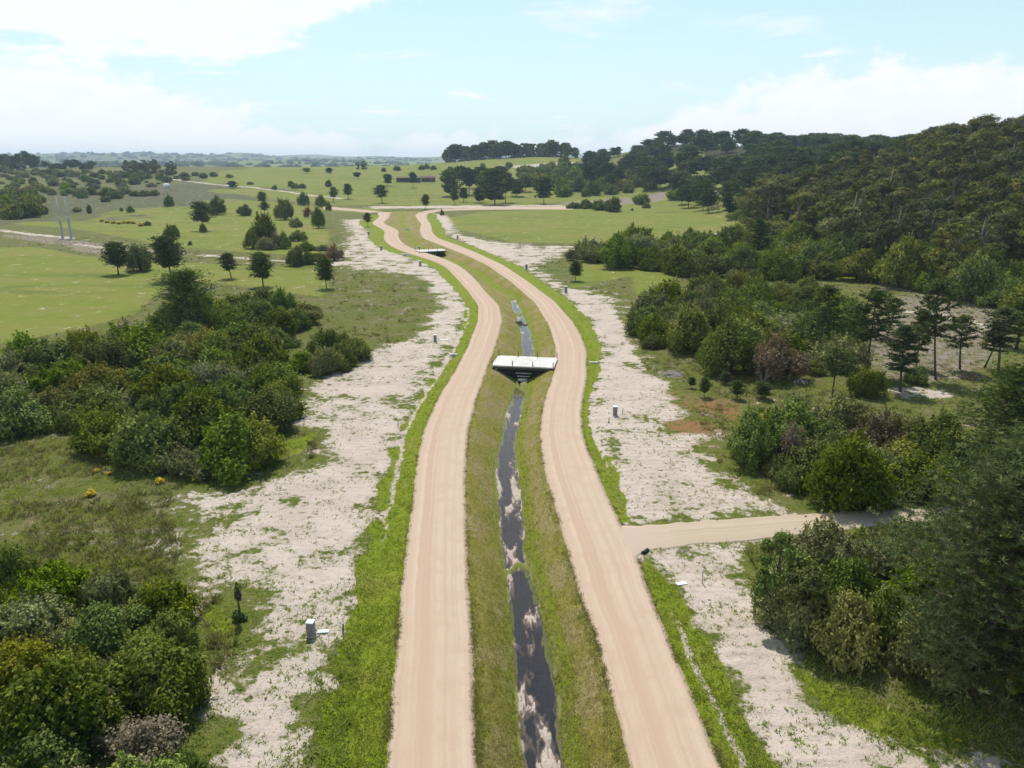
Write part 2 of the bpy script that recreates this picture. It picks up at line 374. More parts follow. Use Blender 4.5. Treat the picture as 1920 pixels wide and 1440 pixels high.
def road_mat(name, c1, c2, c3, blend=None):
    m, T = newmat(name); uv = T.n('ShaderNodeUVMap').outputs[0]; P = T.n('ShaderNodeNewGeometry').outputs['Position']
    s1 = T.n('ShaderNodeMapping', {'Vector': uv, 'Scale': (6.0, 0.006, 1)}).outputs[0]
    s2 = T.n('ShaderNodeMapping', {'Vector': uv, 'Scale': (22.0, 0.018, 1)}).outputs[0]
    a = T.noise(s1, 1.0, 3.0, 0.55); b = T.noise(s2, 1.0, 3.0); n1 = T.noise(P, 0.5, 5.0); n2 = T.noise(P, 7.0, 4.0, 0.7); n3 = T.noise(P, 30.0, 2.0)
    c = T.mix(T.ss(a, 0.36, 0.64), c1, c2)
    c = T.mix(T.math('MULTIPLY', T.ss(b, 0.45, 0.7), 0.35), c, c3)
    c = T.mix(T.math('MULTIPLY', T.ss(n1, 0.45, 0.68), 0.5), c, c1)
    eg = T.math('ABSOLUTE', T.math('SUBTRACT', T.n('ShaderNodeSeparateXYZ', {0: uv}).outputs[0], 0.5))
    c = T.mix(T.math('MULTIPLY', T.ss(T.math('ADD', eg, T.math('MULTIPLY', T.math('SUBTRACT', n2, 0.5), 0.12)), 0.43, 0.5), 0.55), c, (0.40, 0.335, 0.235))
    c = T.mix(T.math('MULTIPLY', T.ss(n2, 0.54, 0.70), 0.35), c, (0.36, 0.285, 0.235))
    if blend:
        along = T.n('ShaderNodeSeparateXYZ', {0: uv}).outputs[1]
        c = T.mix(T.ss(T.math('ADD', along, T.math('MULTIPLY', n1, 4.0)), 11.0, 4.0), c, blend)
    c = T.mix(1.0, c, (0.82, 0.82, 0.82), 'MULTIPLY')
    hgt = T.math('ADD', T.math('ADD', T.math('MULTIPLY', b, 0.6), T.math('MULTIPLY', n2, 0.5)), T.math('MULTIPLY', n3, 0.3))
    principled(T, c, 0.92, bump(T, hgt, 0.5, 0.05), 0.15); return m

def leaf_mat(name, c1, c2, c3, trans=0.18, rough=0.6, gloss=0.006):
    m, T = newmat(name)
    tn = T.n('ShaderNodeAttribute', attribute_name='tint').outputs['Fac']
    rnd = T.n('ShaderNodeObjectInfo').outputs['Random']
    c = T.mix(T.ss(tn, 0.0, 0.55), c1, c2); c = T.mix(T.ss(tn, 0.6, 1.0), c, c3)
    hs = T.n('ShaderNodeHueSaturation', {'Hue': T.math('ADD', 0.474, T.math('MULTIPLY', rnd, 0.032)), 'Saturation': T.math('ADD', 0.82, T.math('MULTIPLY', T.math('FRACT', T.math('MULTIPLY', rnd, 7.3)), 0.3)),
             'Value': T.math('ADD', 1.02, T.math('MULTIPLY', T.math('FRACT', T.math('MULTIPLY', rnd, 13.7)), 0.75)), 'Color': c}).outputs[0]
    d = T.n('ShaderNodeBsdfDiffuse', {0: hs}).outputs[0]; tr = T.n('ShaderNodeBsdfTranslucent', {0: T.mix(1.0, hs, (1.25, 1.25, 0.55), 'MULTIPLY')}).outputs[0]
    gl = T.n('ShaderNodeBsdfGlossy', {0: (0.9, 0.95, 1.0, 1), 'Roughness': rough}).outputs[0]
    a = T.n('ShaderNodeMixShader', {0: trans, 1: d, 2: tr}).outputs[0]
    b = T.n('ShaderNodeMixShader', {0: gloss, 1: a, 2: gl}).outputs[0]
    T.n('ShaderNodeOutputMaterial', {0: b}); return m

M = {}
M['ground'] = ground_mat()
M['road'] = road_mat('dirt_road', (0.490, 0.348, 0.260), (0.560, 0.434, 0.330), (0.478, 0.320, 0.238))
M['track'] = road_mat('sand_track', (0.455, 0.362, 0.262), (0.520, 0.425, 0.318), (0.40, 0.315, 0.23), (0.510, 0.390, 0.312))
M['bark'] = simple('bark', (0.055, 0.042, 0.034), (0.135, 0.112, 0.092), 4.0, 0.95, 0.8)
M['gumbark'] = simple('gum_bark', (0.16, 0.13, 0.105), (0.33, 0.29, 0.25), 2.0, 0.9, 0.4)
M['twig'] = simple('dead_twig', (0.16, 0.14, 0.13), (0.30, 0.275, 0.26), 5.0, 0.95, 0.5)
M['concrete'] = simple('concrete', (0.36, 0.345, 0.32), (0.50, 0.485, 0.455), 1.2, 0.9, 0.25)
M['deck'] = simple('pale_deck', (0.44, 0.425, 0.395), (0.62, 0.60, 0.565), 0.9, 0.85, 0.2)
M['postdark'] = simple('dark_post', (0.05, 0.05, 0.05), (0.10, 0.095, 0.09), 5.0, 0.7, 0.2)
M['cabinet'] = simple('cabinet', (0.20, 0.195, 0.19), (0.29, 0.285, 0.275), 3.0, 0.8, 0.2)
M['white'] = simple('white_paint', (0.66, 0.66, 0.64), (0.80, 0.80, 0.78), 2.0, 0.6, 0.1)
M['pole'] = simple('pole_concrete', (0.36, 0.36, 0.37), (0.50, 0.50, 0.51), 1.0, 0.85, 0.2)
M['steel'] = simple('steel', (0.34, 0.33, 0.32), (0.48, 0.47, 0.46), 2.0, 0.55, 0.1, 0.4)
M['roofred'] = simple('red_roof', (0.105, 0.050, 0.046), (0.165, 0.085, 0.075), 0.7, 0.85, 0.3)
M['walldark'] = simple('dark_wall', (0.035, 0.03, 0.035), (0.075, 0.06, 0.06), 0.6, 0.9, 0.3)
M['wallred'] = simple('red_wall', (0.11, 0.05, 0.05), (0.16, 0.08, 0.075), 0.6, 0.9, 0.3)
M['glass'] = simple('window_glass', (0.02, 0.025, 0.03), (0.04, 0.045, 0.05), 1.0, 0.1, 0.0, 0.6)
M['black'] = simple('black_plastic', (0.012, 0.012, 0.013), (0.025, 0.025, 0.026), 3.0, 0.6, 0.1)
M['flower'] = simple('yellow_flower', (0.60, 0.42, 0.01), (0.72, 0.55, 0.03), 5.0, 0.8, 0.1)
M['brush'] = simple('brush_pile', (0.055, 0.042, 0.038), (0.15, 0.12, 0.105), 3.0, 0.95, 0.6)
M['scoria'] = simple('ash_heap', (0.13, 0.115, 0.12), (0.21, 0.19, 0.19), 1.5, 0.95, 0.6)
M['L_dark'] = leaf_mat('leaf_dark_olive', (0.040, 0.058, 0.009), (0.085, 0.116, 0.015), (0.185, 0.205, 0.042))
M['L_bright'] = leaf_mat('leaf_bright_green', (0.048, 0.080, 0.008), (0.092, 0.138, 0.014), (0.170, 0.215, 0.030))
M['L_silver'] = leaf_mat('leaf_grey_green', (0.062, 0.076, 0.026), (0.125, 0.142, 0.055), (0.245, 0.252, 0.120), 0.2)
M['L_yellow'] = leaf_mat('leaf_yellow_green', (0.075, 0.092, 0.012), (0.135, 0.152, 0.022), (0.220, 0.210, 0.040))
M['L_brown'] = leaf_mat('leaf_brown', (0.075, 0.062, 0.036), (0.130, 0.105, 0.066), (0.190, 0.160, 0.110), 0.2)
M['L_pine'] = leaf_mat('needle_pine', (0.022, 0.040, 0.011), (0.045, 0.072, 0.018), (0.125, 0.155, 0.048), 0.2)
M['L_gum'] = leaf_mat('leaf_gum', (0.036, 0.048, 0.014), (0.088, 0.100, 0.028), (0.230, 0.215, 0.080), 0.2)
M['L_red'] = leaf_mat('leaf_rust', (0.11, 0.042, 0.026), (0.16, 0.070, 0.042), (0.20, 0.11, 0.06))
M['L_grass'] = leaf_mat('grass_blade', (0.120, 0.155, 0.014), (0.180, 0.215, 0.022), (0.255, 0.250, 0.055), 0.42)
M['L_turf'] = leaf_mat('turf_blade', (0.165, 0.152, 0.032), (0.230, 0.205, 0.046), (0.310, 0.250, 0.105), 0.38)
M['L_weed'] = leaf_mat('weed_leaf', (0.085, 0.125, 0.018), (0.150, 0.190, 0.032), (0.230, 0.225, 0.085), 0.35)

M['L_tussock'] = leaf_mat('tussock_blade', (0.060, 0.072, 0.020), (0.120, 0.118, 0.048), (0.220, 0.175, 0.100), 0.25)
M['L_edge'] = leaf_mat('edge_weed', (0.105, 0.120, 0.022), (0.185, 0.185, 0.050), (0.300, 0.245, 0.130), 0.3)
def water_mat():
    m, T = newmat('stream_water'); P = T.n('ShaderNodeNewGeometry').outputs['Position']
    nr = bump(T, T.noise(P, 3.2, 4.0), 0.35, 0.05)
    tr = T.n('ShaderNodeBsdfTransparent', {0: (0.80, 0.80, 0.82, 1)}).outputs[0]; gl = T.n('ShaderNodeBsdfGlossy', {0: (1, 1, 1, 1), 'Roughness': 0.10, 'Normal': nr}).outputs[0]
    fr = T.n('ShaderNodeFresnel', {'IOR': 1.36, 'Normal': nr}).outputs[0]
    T.n('ShaderNodeOutputMaterial', {0: T.n('ShaderNodeMixShader', {0: fr, 1: tr, 2: gl}).outputs[0]}); return m
M['water'] = water_mat()
def bed_mat():
    m, T = newmat('stream_bed'); P = T.n('ShaderNodeNewGeometry').outputs['Position']
    n1 = T.noise(P, 1.4, 6.0, 0.7); n2 = T.noise(P, 8.0, 4.0); n3 = T.noise(P, 3.2, 5.0, 0.75)
    g = T.n('ShaderNodeAttribute', attribute_name='turf').outputs['Fac']; lv = T.n('ShaderNodeAttribute', attribute_name='level').outputs['Fac']
    c = T.mix(T.ss(n1, 0.35, 0.65), (0.335, 0.272, 0.228), (0.430, 0.365, 0.315)); c = T.mix(T.math('MULTIPLY', T.ss(n2, 0.50, 0.64), 0.55), c, (0.17, 0.14, 0.115))
    lvn = T.math('ADD', lv, T.math('MULTIPLY', T.math('SUBTRACT', n3, 0.5), 0.13))
    silt = T.mix(T.ss(lvn, -0.02, -0.10), (0.150, 0.105, 0.082), (0.020, 0.018, 0.024)); silt = T.mix(T.math('MULTIPLY', T.ss(n3, 0.52, 0.64), 0.6), silt, (0.052, 0.030, 0.026))
    c = T.mix(T.ss(lvn, 0.045, -0.005), c, silt)
    gr = T.mix(n2, (0.105, 0.130, 0.018), (0.190, 0.172, 0.050))
    c = T.mix(T.ss(T.math('ADD', g, T.math('MULTIPLY', T.math('SUBTRACT', n1, 0.5), 1.0)), 0.4, 0.6), c, gr)
    principled(T, c, 0.85, bump(T, n2, 0.6, 0.06), 0.25); return m
M['bed'] = bed_mat()

# ------------------------------------------------------------------ ground sheet
ys = [-45.0]
while ys[-1] < 9800: ys.append(ys[-1]+max(0.34 if ys[-1] > 20 else 1.4, 0.0092*(abs(ys[-1])+4)))
ys = np.array(ys)
core = np.linspace(-1, 1, 421); outer = 1+np.cumsum(np.geomspace(0.012, 0.22, 14))
us = np.concatenate([-outer[::-1], core, outer])
GX = us[None, :]*(np.maximum(ys, 0)[:, None]*0.74+26); GY = np.repeat(ys[:, None], len(us), 1)
GZ = H(GX, GY)
x, y = GX.ravel(), GY.ravel()
S1 = polyw([(590,1440),(612,1330),(640,1200),(680,1090),(697,1000),(722,900),(735,850),(755,800),(790,740),(820,700),(838,660),(850,640),(872,600),(880,570),(868,545),(840,515),(800,492),(740,470),(700,452),(690,430),(690,410),(640,412),(655,440),(640,470),(612,495),(680,508),(790,520),(822,560),(800,615),(755,642),(700,652),(640,665),(600,700),(555,740),(560,800),(640,840),(560,885),(470,905),(380,935),(330,965),(350,1010),(340,1090),(400,1120),(470,1190),(420,1260),(395,1340),(385,1440),(375,1700),(520,1800)])
S2 = polyw([(1185,985),(1165,930),(1130,860),(1100,800),(1100,740),(1125,690),(1125,660),(1105,610),(1070,560),(1020,525),(960,490),(900,470),(850,445),(822,425),(815,400),(840,405),(860,440),(920,452),(1000,462),(1085,461),(1060,480),(1000,500),(1060,540),(1130,550),(1180,580),(1185,640),(1210,700),(1270,720),(1310,780),(1350,850),(1400,900),(1450,940),(1450,962),(1300,975)])
S3 = polyw([(1440,1440),(1385,1310),(1330,1210),(1290,1150),(1250,1090),(1205,1040),(1290,1027),(1400,1020),(1415,1080),(1430,1150),(1480,1240),(1550,1320),(1680,1390),(1800,1420),(1920,1430),(2000,1600),(1500,1700)])
S4 = polyw([(690,388),(760,386),(1060,384),(1060,389),(760,391),(690,392)])
S5 = polyw([(1650,724),(1720,724),(1800,740),(1790,748),(1700,742),(1650,732)])
S6 = polyw([(745,408),(758,406),(770,425),(752,424)])
S7 = polyw([(985,302),(1070,300),(1080,312),(1000,318)])
SND = [(S1, 3.2), (S2, 2.6), (S3, 1.6), (S4, 3.0), (S5, 0.8), (S6, 2.0)]
near = y < 700
sand = np.zeros(len(x))
for P_, wd in SND: 
    sd = sdpoly(x[near], y[near], P_); sand[near] = np.maximum(sand[near], np.clip(0.5+sd/(2.5*wd), 0, 1))
xr_ = x[near]-ed('Rr', y[near]); xl_ = ed('Ll', y[near])-x[near]
sand[near] *= np.where(x[near] > 0, 1.0-0.32*sst(xr_, 5, 15), 0.98-0.30*sst(xl_, 5, 17))
GI = polyw([(640,560),(700,530),(800,530),(815,570),(780,615),(700,630),(640,620)])
sand[near] -= 0.5*sst(sdpoly(x[near], y[near], GI), -3, 6)
for a, b, r in (((300,333),(480,352),2.5),((480,352),(640,372),2.5),((0,432),(130,447),2.0),((140,458),(300,474),1.3),((380,478),(590,492),1.4),((1240,443),(1400,432),1.4),((1700,585),(1760,590),1.0),((1760,590),(1900,625),1.2)):
    A_ = np.array(at(*a)[:2]); B_ = np.array(at(*b)[:2]); d = dline(x, y, np.stack([A_, B_])); sand = np.maximum(sand, 0.95*(1-sst(d, r*0.7, r*1.8)))
d = dline(x, y, np.array([at(980,312)[:2], at(1070,306)[:2]])); sand = np.maximum(sand, 0.9*(1-sst(d, 8, 22)))
Llv, Lrv, Rlv, Rrv, clv, crv = [ed(k, y) for k in ('Ll', 'Lr', 'Rl', 'Rr', 'cl', 'cr')]
sand = np.clip(sand, 0, 1)*np.where(y < 400, 0.90+0.75*(fbm(x/9, y/9, 19, 3)-0.5), 1)
wL = np.interp(y, [0, 33, 60, 80, 120, 200, 300, 420], [4, 3.9, 3.4, 3.0, 2.5, 3.2, 6, 8]); wR = np.interp(y, [0, 33, 42, 52, 60, 75, 88, 100, 122, 150, 300, 420], [2.8, 2.7, 2.7, 1.6, 1.2, 2.2, 0.8, 0.9, 2.4, 3.6, 5, 6])
wob = (fbm(x/3.0, y/3.0, 61, 4, 0.6)-0.5)*2.6
dl, dr = Llv-x, x-Rrv
lush = np.where((dl > -0.6) & (dl < 12), 1-sst(dl+wob, wL-0.35, wL+0.35), 0)
lush = np.maximum(lush, np.where((dr > -0.6) & (dr < 12), 1-sst(dr+wob*0.6, wR-0.3, wR+0.3), 0))*(y < 470)
pathm = np.exp(-((dl-2.2-0.4*wob)/0.38)**2)*sst(y, 40, 70)*(1-sst(y, 150, 190)) + 0.9*np.exp(-((dr-1.15-0.25*wob)/0.42)**2)*(1-sst(y, 42, 56)) + 0.8*np.exp(-((dr-1.4-0.3*wob)/0.35)**2)*sst(y, 66, 75)*(1-sst(y, 90, 110))
lush = np.clip(lush-0.75*np.clip(pathm, 0, 1), 0, 1); sand = np.where((pathm > 0.3) & (dl < 5) & (dr < 5), 0.9, sand)
trd = dline(x, y, TRC); lush *= sst(trd, 2.6, 3.6)
GR = polyw([(1480,1250),(1560,1290),(1700,1340),(1830,1380),(1780,1410),(1650,1380),(1560,1340)]); lush = np.maximum(lush, 0.8*sst(sdpoly(x, y, GR), -0.8, 0.6))
for pts, r, am in (([(520,830),(600,810),(570,850),(470,880)], 1.2, 0.75), ([(400,1120),(450,1180),(410,1200),(370,1150)], 1.0, 0.75), ([(150,1040),(330,1040),(300,1080),(100,1080)], 2.0, 0.6), ([(1330,900),(1440,880),(1440,930),(1300,960)], 1.5, 0.3), ([(1560,500),(1640,500),(1640,520),(1560,525)], 4, 0.7)):
    lush = np.maximum(lush, am*sst(sdpoly(x, y, polyw(pts)), -r, r))
inmed = (x > Lrv-0.3) & (x < Rlv+0.3) & (y < 505)
median = inmed*1.0
dbed = np.maximum(np.maximum(clv-x, x-crv), 0)
lush = np.where(inmed, np.clip(0.62-dbed*0.34, 0, 0.55)*sst(y, 20, 40)+0.28*(x > crv)*sst(dbed, 0.1, 0.5)*(1-sst(dbed, 1.0, 2.2)), lush)
edgeg = np.exp(-((x-Lrv-0.35)/0.3)**2)+np.exp(-((Rlv-x-0.35)/0.3)**2); lush = np.where(inmed, np.maximum(lush, 0.42*edgeg), lush)
F1 = polyw([(-400,480),(60,462),(150,478),(330,492),(600,505),(620,540),(600,556),(520,548),(420,530),(330,525),(250,590),(170,612),(40,640),(-400,700)])
F2 = polyw([(-100,412),(150,430),(330,462),(600,482),(620,440),(600,420),(560,395),(700,400),(720,392),(560,388),(300,372),(200,398),(150,415)])
F3 = polyw([(830,410),(900,398),(1060,392),(1210,358),(1300,352),(1395,400),(1400,432),(1240,448),(1080,458),(960,455),(900,440),(860,430)])
F4 = polyw([(600,386),(1050,386),(1010,372),(830,340),(620,335),(420,350),(330,370)])
field = np.zeros(len(x))
for P_, wd in ((F1, 2.5), (F2, 5), (F3, 5), (F4, 10)): field = np.maximum(field, np.clip(0.5+sdpoly(x, y, P_)/(2.5*wd), 0, 1))
field = np.maximum(field, 0.7*sst(y, 560, 640)*(x > -330)*(x < 125)); field = np.maximum(field, 0.62*sst(y, 1900, 2100)*(fbm(x/300, y/300, 8, 2) > 0.5))
FD = polyw([(1180,520),(1060,545),(1090,490),(1180,505),(1290,515),(1250,530),(1190,560)]); field = np.maximum(field, 0.8*sst(sdpoly(x, y, FD), -4, 4))
hx, hy, *_ = at(160, 372); heath = np.exp(-(((x-hx)/150)**2+((y-hy)/210)**2))*1.2
hx, hy, *_ = at(350, 352); heath = np.maximum(heath, np.exp(-(((x-hx)/120)**2+((y-hy)/80)**2))*0.9)
heath = np.clip(heath*0.95+0.9*(fbm(x/45, y/45, 51, 3)-0.5)*(heath > 0.12), 0, 1); field = field*(1-0.8*sst(heath, 0.35, 0.75))
dirt = np.zeros(len(x))
for pts, r, am in (([(0,437),(130,447),(370,474),(360,480),(150,464),(0,445)], 4, 0.62), ([(100,448),(240,470),(200,480),(130,470)], 4, 0.6), ([(1640,560),(1760,540),(1900,570),(1920,640),(1820,720),(1640,715),(1600,640)], 5, 0.62),
    ([(1500,500),(1600,505),(1580,520),(1500,515)], 4, 0.7), ([(1640,525),(1800,530),(1800,545),(1650,545)], 3, 0.9), ([(1380,440),(1480,450),(1450,480),(1390,470)], 6, 0.7), ([(1195,1036),(1290,1027),(1400,1020),(1400,1027),(1290,1036),(1205,1043)], 0.35, 0.85),
    ([(870,462),(1000,455),(1010,466),(890,470)], 3, 0.55), ([(1050,380),(1250,372),(1250,380),(1060,390)], 6, 0.7), ([(1230,690),(1290,695),(1280,710),(1230,708)], 1.2, 0.6), ([(20,1000),(350,990),(350,1002),(20,1012)], 0.4, 0.6), ([(80,1020),(330,1008),(330,1018),(80,1030)], 0.4, 0.6)):
    dirt = np.maximum(dirt, am*sst(sdpoly(x, y, polyw(pts)), -r, r))
red = np.zeros(len(x))
for (cx, cy, rx, ry, am) in ((1300,800,4.5,4.0,0.8),(1330,760,7,6,0.62),(1370,775,5,5,0.6),(1265,742,8,5,0.45),(1300,835,5,4,0.4)):
    hx, hy, *_ = at(cx, cy); red = np.maximum(red, am*np.exp(-(((x-hx)/rx)**2+((y-hy)/ry)**2)))
furrow = np.clip(sand*1.2, 0, 1)*np.where(x > 0, 1.0, 0.45)
co = np.stack([x, y, GZ.ravel()], 1)
gme = mesh_np('ground', co, [gridfaces(len(ys), len(us))], [M['ground']], True)
sand[inmed] = 0; dirt[inmed] = 0
field[(lush > 0.2)] *= 0.5
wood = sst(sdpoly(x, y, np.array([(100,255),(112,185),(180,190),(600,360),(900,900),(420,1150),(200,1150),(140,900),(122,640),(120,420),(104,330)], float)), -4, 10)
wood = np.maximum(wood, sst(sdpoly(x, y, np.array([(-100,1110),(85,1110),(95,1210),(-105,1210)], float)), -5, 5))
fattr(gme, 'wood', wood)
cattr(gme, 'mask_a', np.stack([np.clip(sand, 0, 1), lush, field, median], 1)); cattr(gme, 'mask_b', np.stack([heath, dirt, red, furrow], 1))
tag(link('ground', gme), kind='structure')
print('ground tris', 2*len(gme.polygons))

def mask_at(px_, py_, arr):
    """nearest ground-sheet value at world points"""
    j = np.clip(np.searchsorted(ys, py_), 1, len(ys)-1); j = j-(np.abs(ys[j-1]-py_) < np.abs(ys[j]-py_))
    u = px_/(np.maximum(ys[j], 0)*0.74+26); i = np.clip(np.searchsorted(us, u), 0, len(us)-1)
    return arr.reshape(len(ys), len(us))[j, i]

# ------------------------------------------------------------------ roads
def ribbon(name, PL, PR, mat, z0=0.045, crown=0.07, jit=0.10, nc=13):
    seg = np.concatenate([[0], np.cumsum(np.hypot(*np.diff((PL+PR)/2, axis=0).T))])
    s = [0.0]
    while s[-1] < seg[-1]:
        yy = np.interp(s[-1], seg, ((PL+PR)/2)[:, 1]); s.append(s[-1]+max(0.22, 0.006*abs(yy)))
    s = np.array(s[:-1]+[seg[-1]])
    L = np.stack([np.interp(s, seg, PL[:, k]) for k in (0, 1)], 1); Rr_ = np.stack([np.interp(s, seg, PR[:, k]) for k in (0, 1)], 1)
    ax = Rr_-L; wd = np.hypot(*ax.T)[:, None]; ax = ax/wd
    jl = jit*2*(fbm(s/0.9, s*0+3, 11, 3)-0.5)+jit*1.6*(fbm(s/5.0, s*0+8, 14, 2)-0.5); jr = jit*2*(fbm(s/0.9, s*0+50, 12, 3)-0.5)+jit*1.6*(fbm(s/5.0, s*0+70, 15, 2)-0.5)
    L = L-ax*jl[:, None]; Rr_ = Rr_+ax*jr[:, None]
    u = np.concatenate([[-0.02], np.linspace(0, 1, nc), [1.02]])
    co = []; uv = []
    for k, t in enumerate(u):
        p = L+(Rr_-L)*t
        z = z0+crown*(1-(2*t-1)**2) + 0.02*(fbm(p[:, 0]/0.8, p[:, 1]/3, 71, 2)-0.5)
        if k in (0, len(u)-1): z = np.full(len(s), -0.30)
        elif k in (1, len(u)-2): z = np.full(len(s), 0.012)
        z = z+np.maximum(H(p[:, 0], p[:, 1])+0.10, 0)*sst(p[:, 1], 480, 506)
        co.append(np.column_stack([p, z])); uv.append(np.column_stack([np.full(len(s), t), s]))
    co = np.stack(co, 1).reshape(-1, 3); uv = np.stack(uv, 1).reshape(-1, 2)
    me = mesh_np(name, co, [gridfaces(len(s), len(u))], [mat], True)
    ul = me.uv_layers.new(name='UVMap'); li = np.empty(len(me.loops), np.int32); me.loops.foreach_get('vertex_index', li)
    ul.data.foreach_set('uv', uv[li].astype(np.float32).ravel())
    return tag(link(name, me), kind='structure')
cut = YS < 497
PL = np.stack([E['Ll'], YS], 1)[cut]; PR = np.stack([E['Lr'], YS], 1)[cut]
def ext(P, pts): return np.concatenate([P, polyw(pts)])
ribbon('road_left', ext(PL, [(690,399.3),(668,396.8),(632,394.8),(606,393)]), ext(PR, [(716,397.6),(690,394.6),(645,391.6),(606,389.2)]), M['road'])
PL = np.stack([E['Rl'], YS], 1)[cut]; PR = np.stack([E['Rr'], YS], 1)[cut]
ribbon('road_right', ext(PL, [(784,399.5),(800,395.2),(835,391.8),(900,390),(980,388.5),(1075,387.5)]), ext(PR, [(806,400.3),(822,397),(845,395),(900,393.6),(980,393),(1075,393)]), M['road'])
ribbon('road_side_track', TRT[::1], TRB[::1], M['track'], 0.02, 0.05, 0.22)

# ------------------------------------------------------------------ stream bed and water
ysb = np.concatenate([np.arange(18, 110, 0.2), np.arange(110, 188, 0.4)]); ub = np.linspace(-0.35, 1.35, 44)
cl_, cr_ = ed('cl', ysb), ed('cr', ysb); wd = np.maximum(cr_-cl_, 0.7)
ms = 0.30*np.sin(ysb/2.3)+0.2*np.sin(ysb/0.9+1)
BX = cl_[:, None]+wd[:, None]*ub[None, :]+0.18*(fbm(ysb/0.8, ysb*0, 5, 3)-0.5)[:, None]; BY = np.repeat(ysb[:, None], len(ub), 1)
D_ = depth(ysb)[:, None]; c01 = np.abs(ub-0.5)[None, :]*2
bar = fbm(BX/0.85+0.12*BY, BY/3.2, 90, 6, 0.68)
amt = np.interp(ysb, [18, 33, 36, 39.5, 42, 46, 55, 58, 66, 72, 80, 92, 102, 118, 140, 158, 163, 167, 171, 180, 188], [-0.02, -0.02, -0.02, -0.03, -0.13, -0.15, -0.13, -0.13, -0.08, -0.02, -0.10, -0.17, -0.17, -0.10, -0.15, -0.14, 0.05, 0.10, -0.12, -0.10, 0.5])[:, None]
side = 0.10*np.exp(-((ub[None, :]-0.75)/0.25)**2)*np.exp(-((ysb[:, None]-72)/8)**2)
BZ = -D_ + (bar-0.53)*1.05 + amt*0.7 + side + 0.42*np.clip(c01-0.92-0.25*(fbm(BX/1.5, BY/1.5, 66, 3)-0.5), 0, 1)*2.2 + 0.26*np.exp(-((BY-YTRACK-0.8*np.sin(BX*2.3)-1.5*(fbm(BX/.6, BY/.9, 13, 3)-.5))/0.9)**2)
BZ += 0.5*np.exp(-((ysb[:, None]-110)/4.5)**2)*0.5
BZ = np.where(c01 > 1.5, H(BX, BY)-0.25, np.where(c01 > 1.12, np.minimum(BZ, H(BX, BY)+0.015), BZ))
bme = mesh_np('stream_bed', np.stack([BX, BY, BZ], 2).reshape(-1, 3), [gridfaces(len(ysb), len(ub))], [M['bed']], True)
turf = np.clip((c01-0.86)*3.2+1.2*(fbm(BX/1.2, BY/2.0, 67, 3)-0.5), 0, 1)+0*BX; turf = np.maximum(turf, 0.9*np.exp(-((BY-YTRACK-0.8*np.sin(BX*2.3))/0.8)**2)*(0.35+fbm(BX/.5, BY/.8, 14, 3))); turf = np.maximum(turf, 0.9*np.exp(-((BY-109)/4)**2))
turf = np.maximum(turf, np.maximum(sst(BY, 180, 187), 0.9*np.exp(-((BY-167)/4)**2))); turf = np.maximum(turf, 0.45*((BZ+D_) > 0.30))
fattr(bme, 'level', (BZ-(-D_+0.045)).ravel()); fattr(bme, 'turf', turf.ravel()); tag(link('stream_bed', bme), kind='structure')
ysw = np.arange(18, 184, 1.0); uw = np.linspace(-0.12, 1.12, 6)
WX = ed('cl', ysw)[:, None]+np.maximum(ed('cr', ysw)-ed('cl', ysw), 0.7)[:, None]*uw[None, :]
wme = mesh_np('water', np.stack([WX, np.repeat(ysw[:, None], 6, 1), np.repeat((-depth(ysw)+0.045)[:, None], 6, 1)], 2).reshape(-1, 3), [gridfaces(len(ysw), 6)], [M['water']], True)
tag(link('water', wme), kind='structure')

# ------------------------------------------------------------------ vegetation prototypes
def leafmesh(name, pos, nrm, size, tint, mat, rng, aspect=0.55, trunk=None, trunkmat=None):
    n = len(pos); nrm = nrm/np.maximum(np.linalg.norm(nrm, axis=1, keepdims=True), 1e-6)
    r = rng.normal(size=(n, 3)); t = np.cross(nrm, r); t /= np.maximum(np.linalg.norm(t, axis=1, keepdims=True), 1e-6); b = np.cross(nrm, t)
    s = (size if np.ndim(size) else np.full(n, size))[:, None]*(0.7+0.6*rng.random((n, 1)))
    lift = nrm*s*0.22
    v = np.stack([pos-t*s, pos+b*s*aspect+lift, pos+t*s, pos-b*s*aspect+lift], 1).reshape(-1, 3)
    f = np.arange(4*n).reshape(-1, 4)
    tt = np.repeat(tint, 4); mats = [mat]; midx = None; F = [f]
    if trunk is not None:
        o = len(v); tv = np.array(trunk.v); quads = np.array([q for q in trunk.f if len(q) == 4])+o
        v = np.concatenate([v, tv]); tt = np.concatenate([tt, np.zeros(len(tv))]); F.append(quads); mats.append(trunkmat)
        midx = np.concatenate([np.zeros(n), np.ones(len(quads))])
    me = mesh_np(name, v, F, mats, False, midx); fattr(me, 'tint', tt); return me

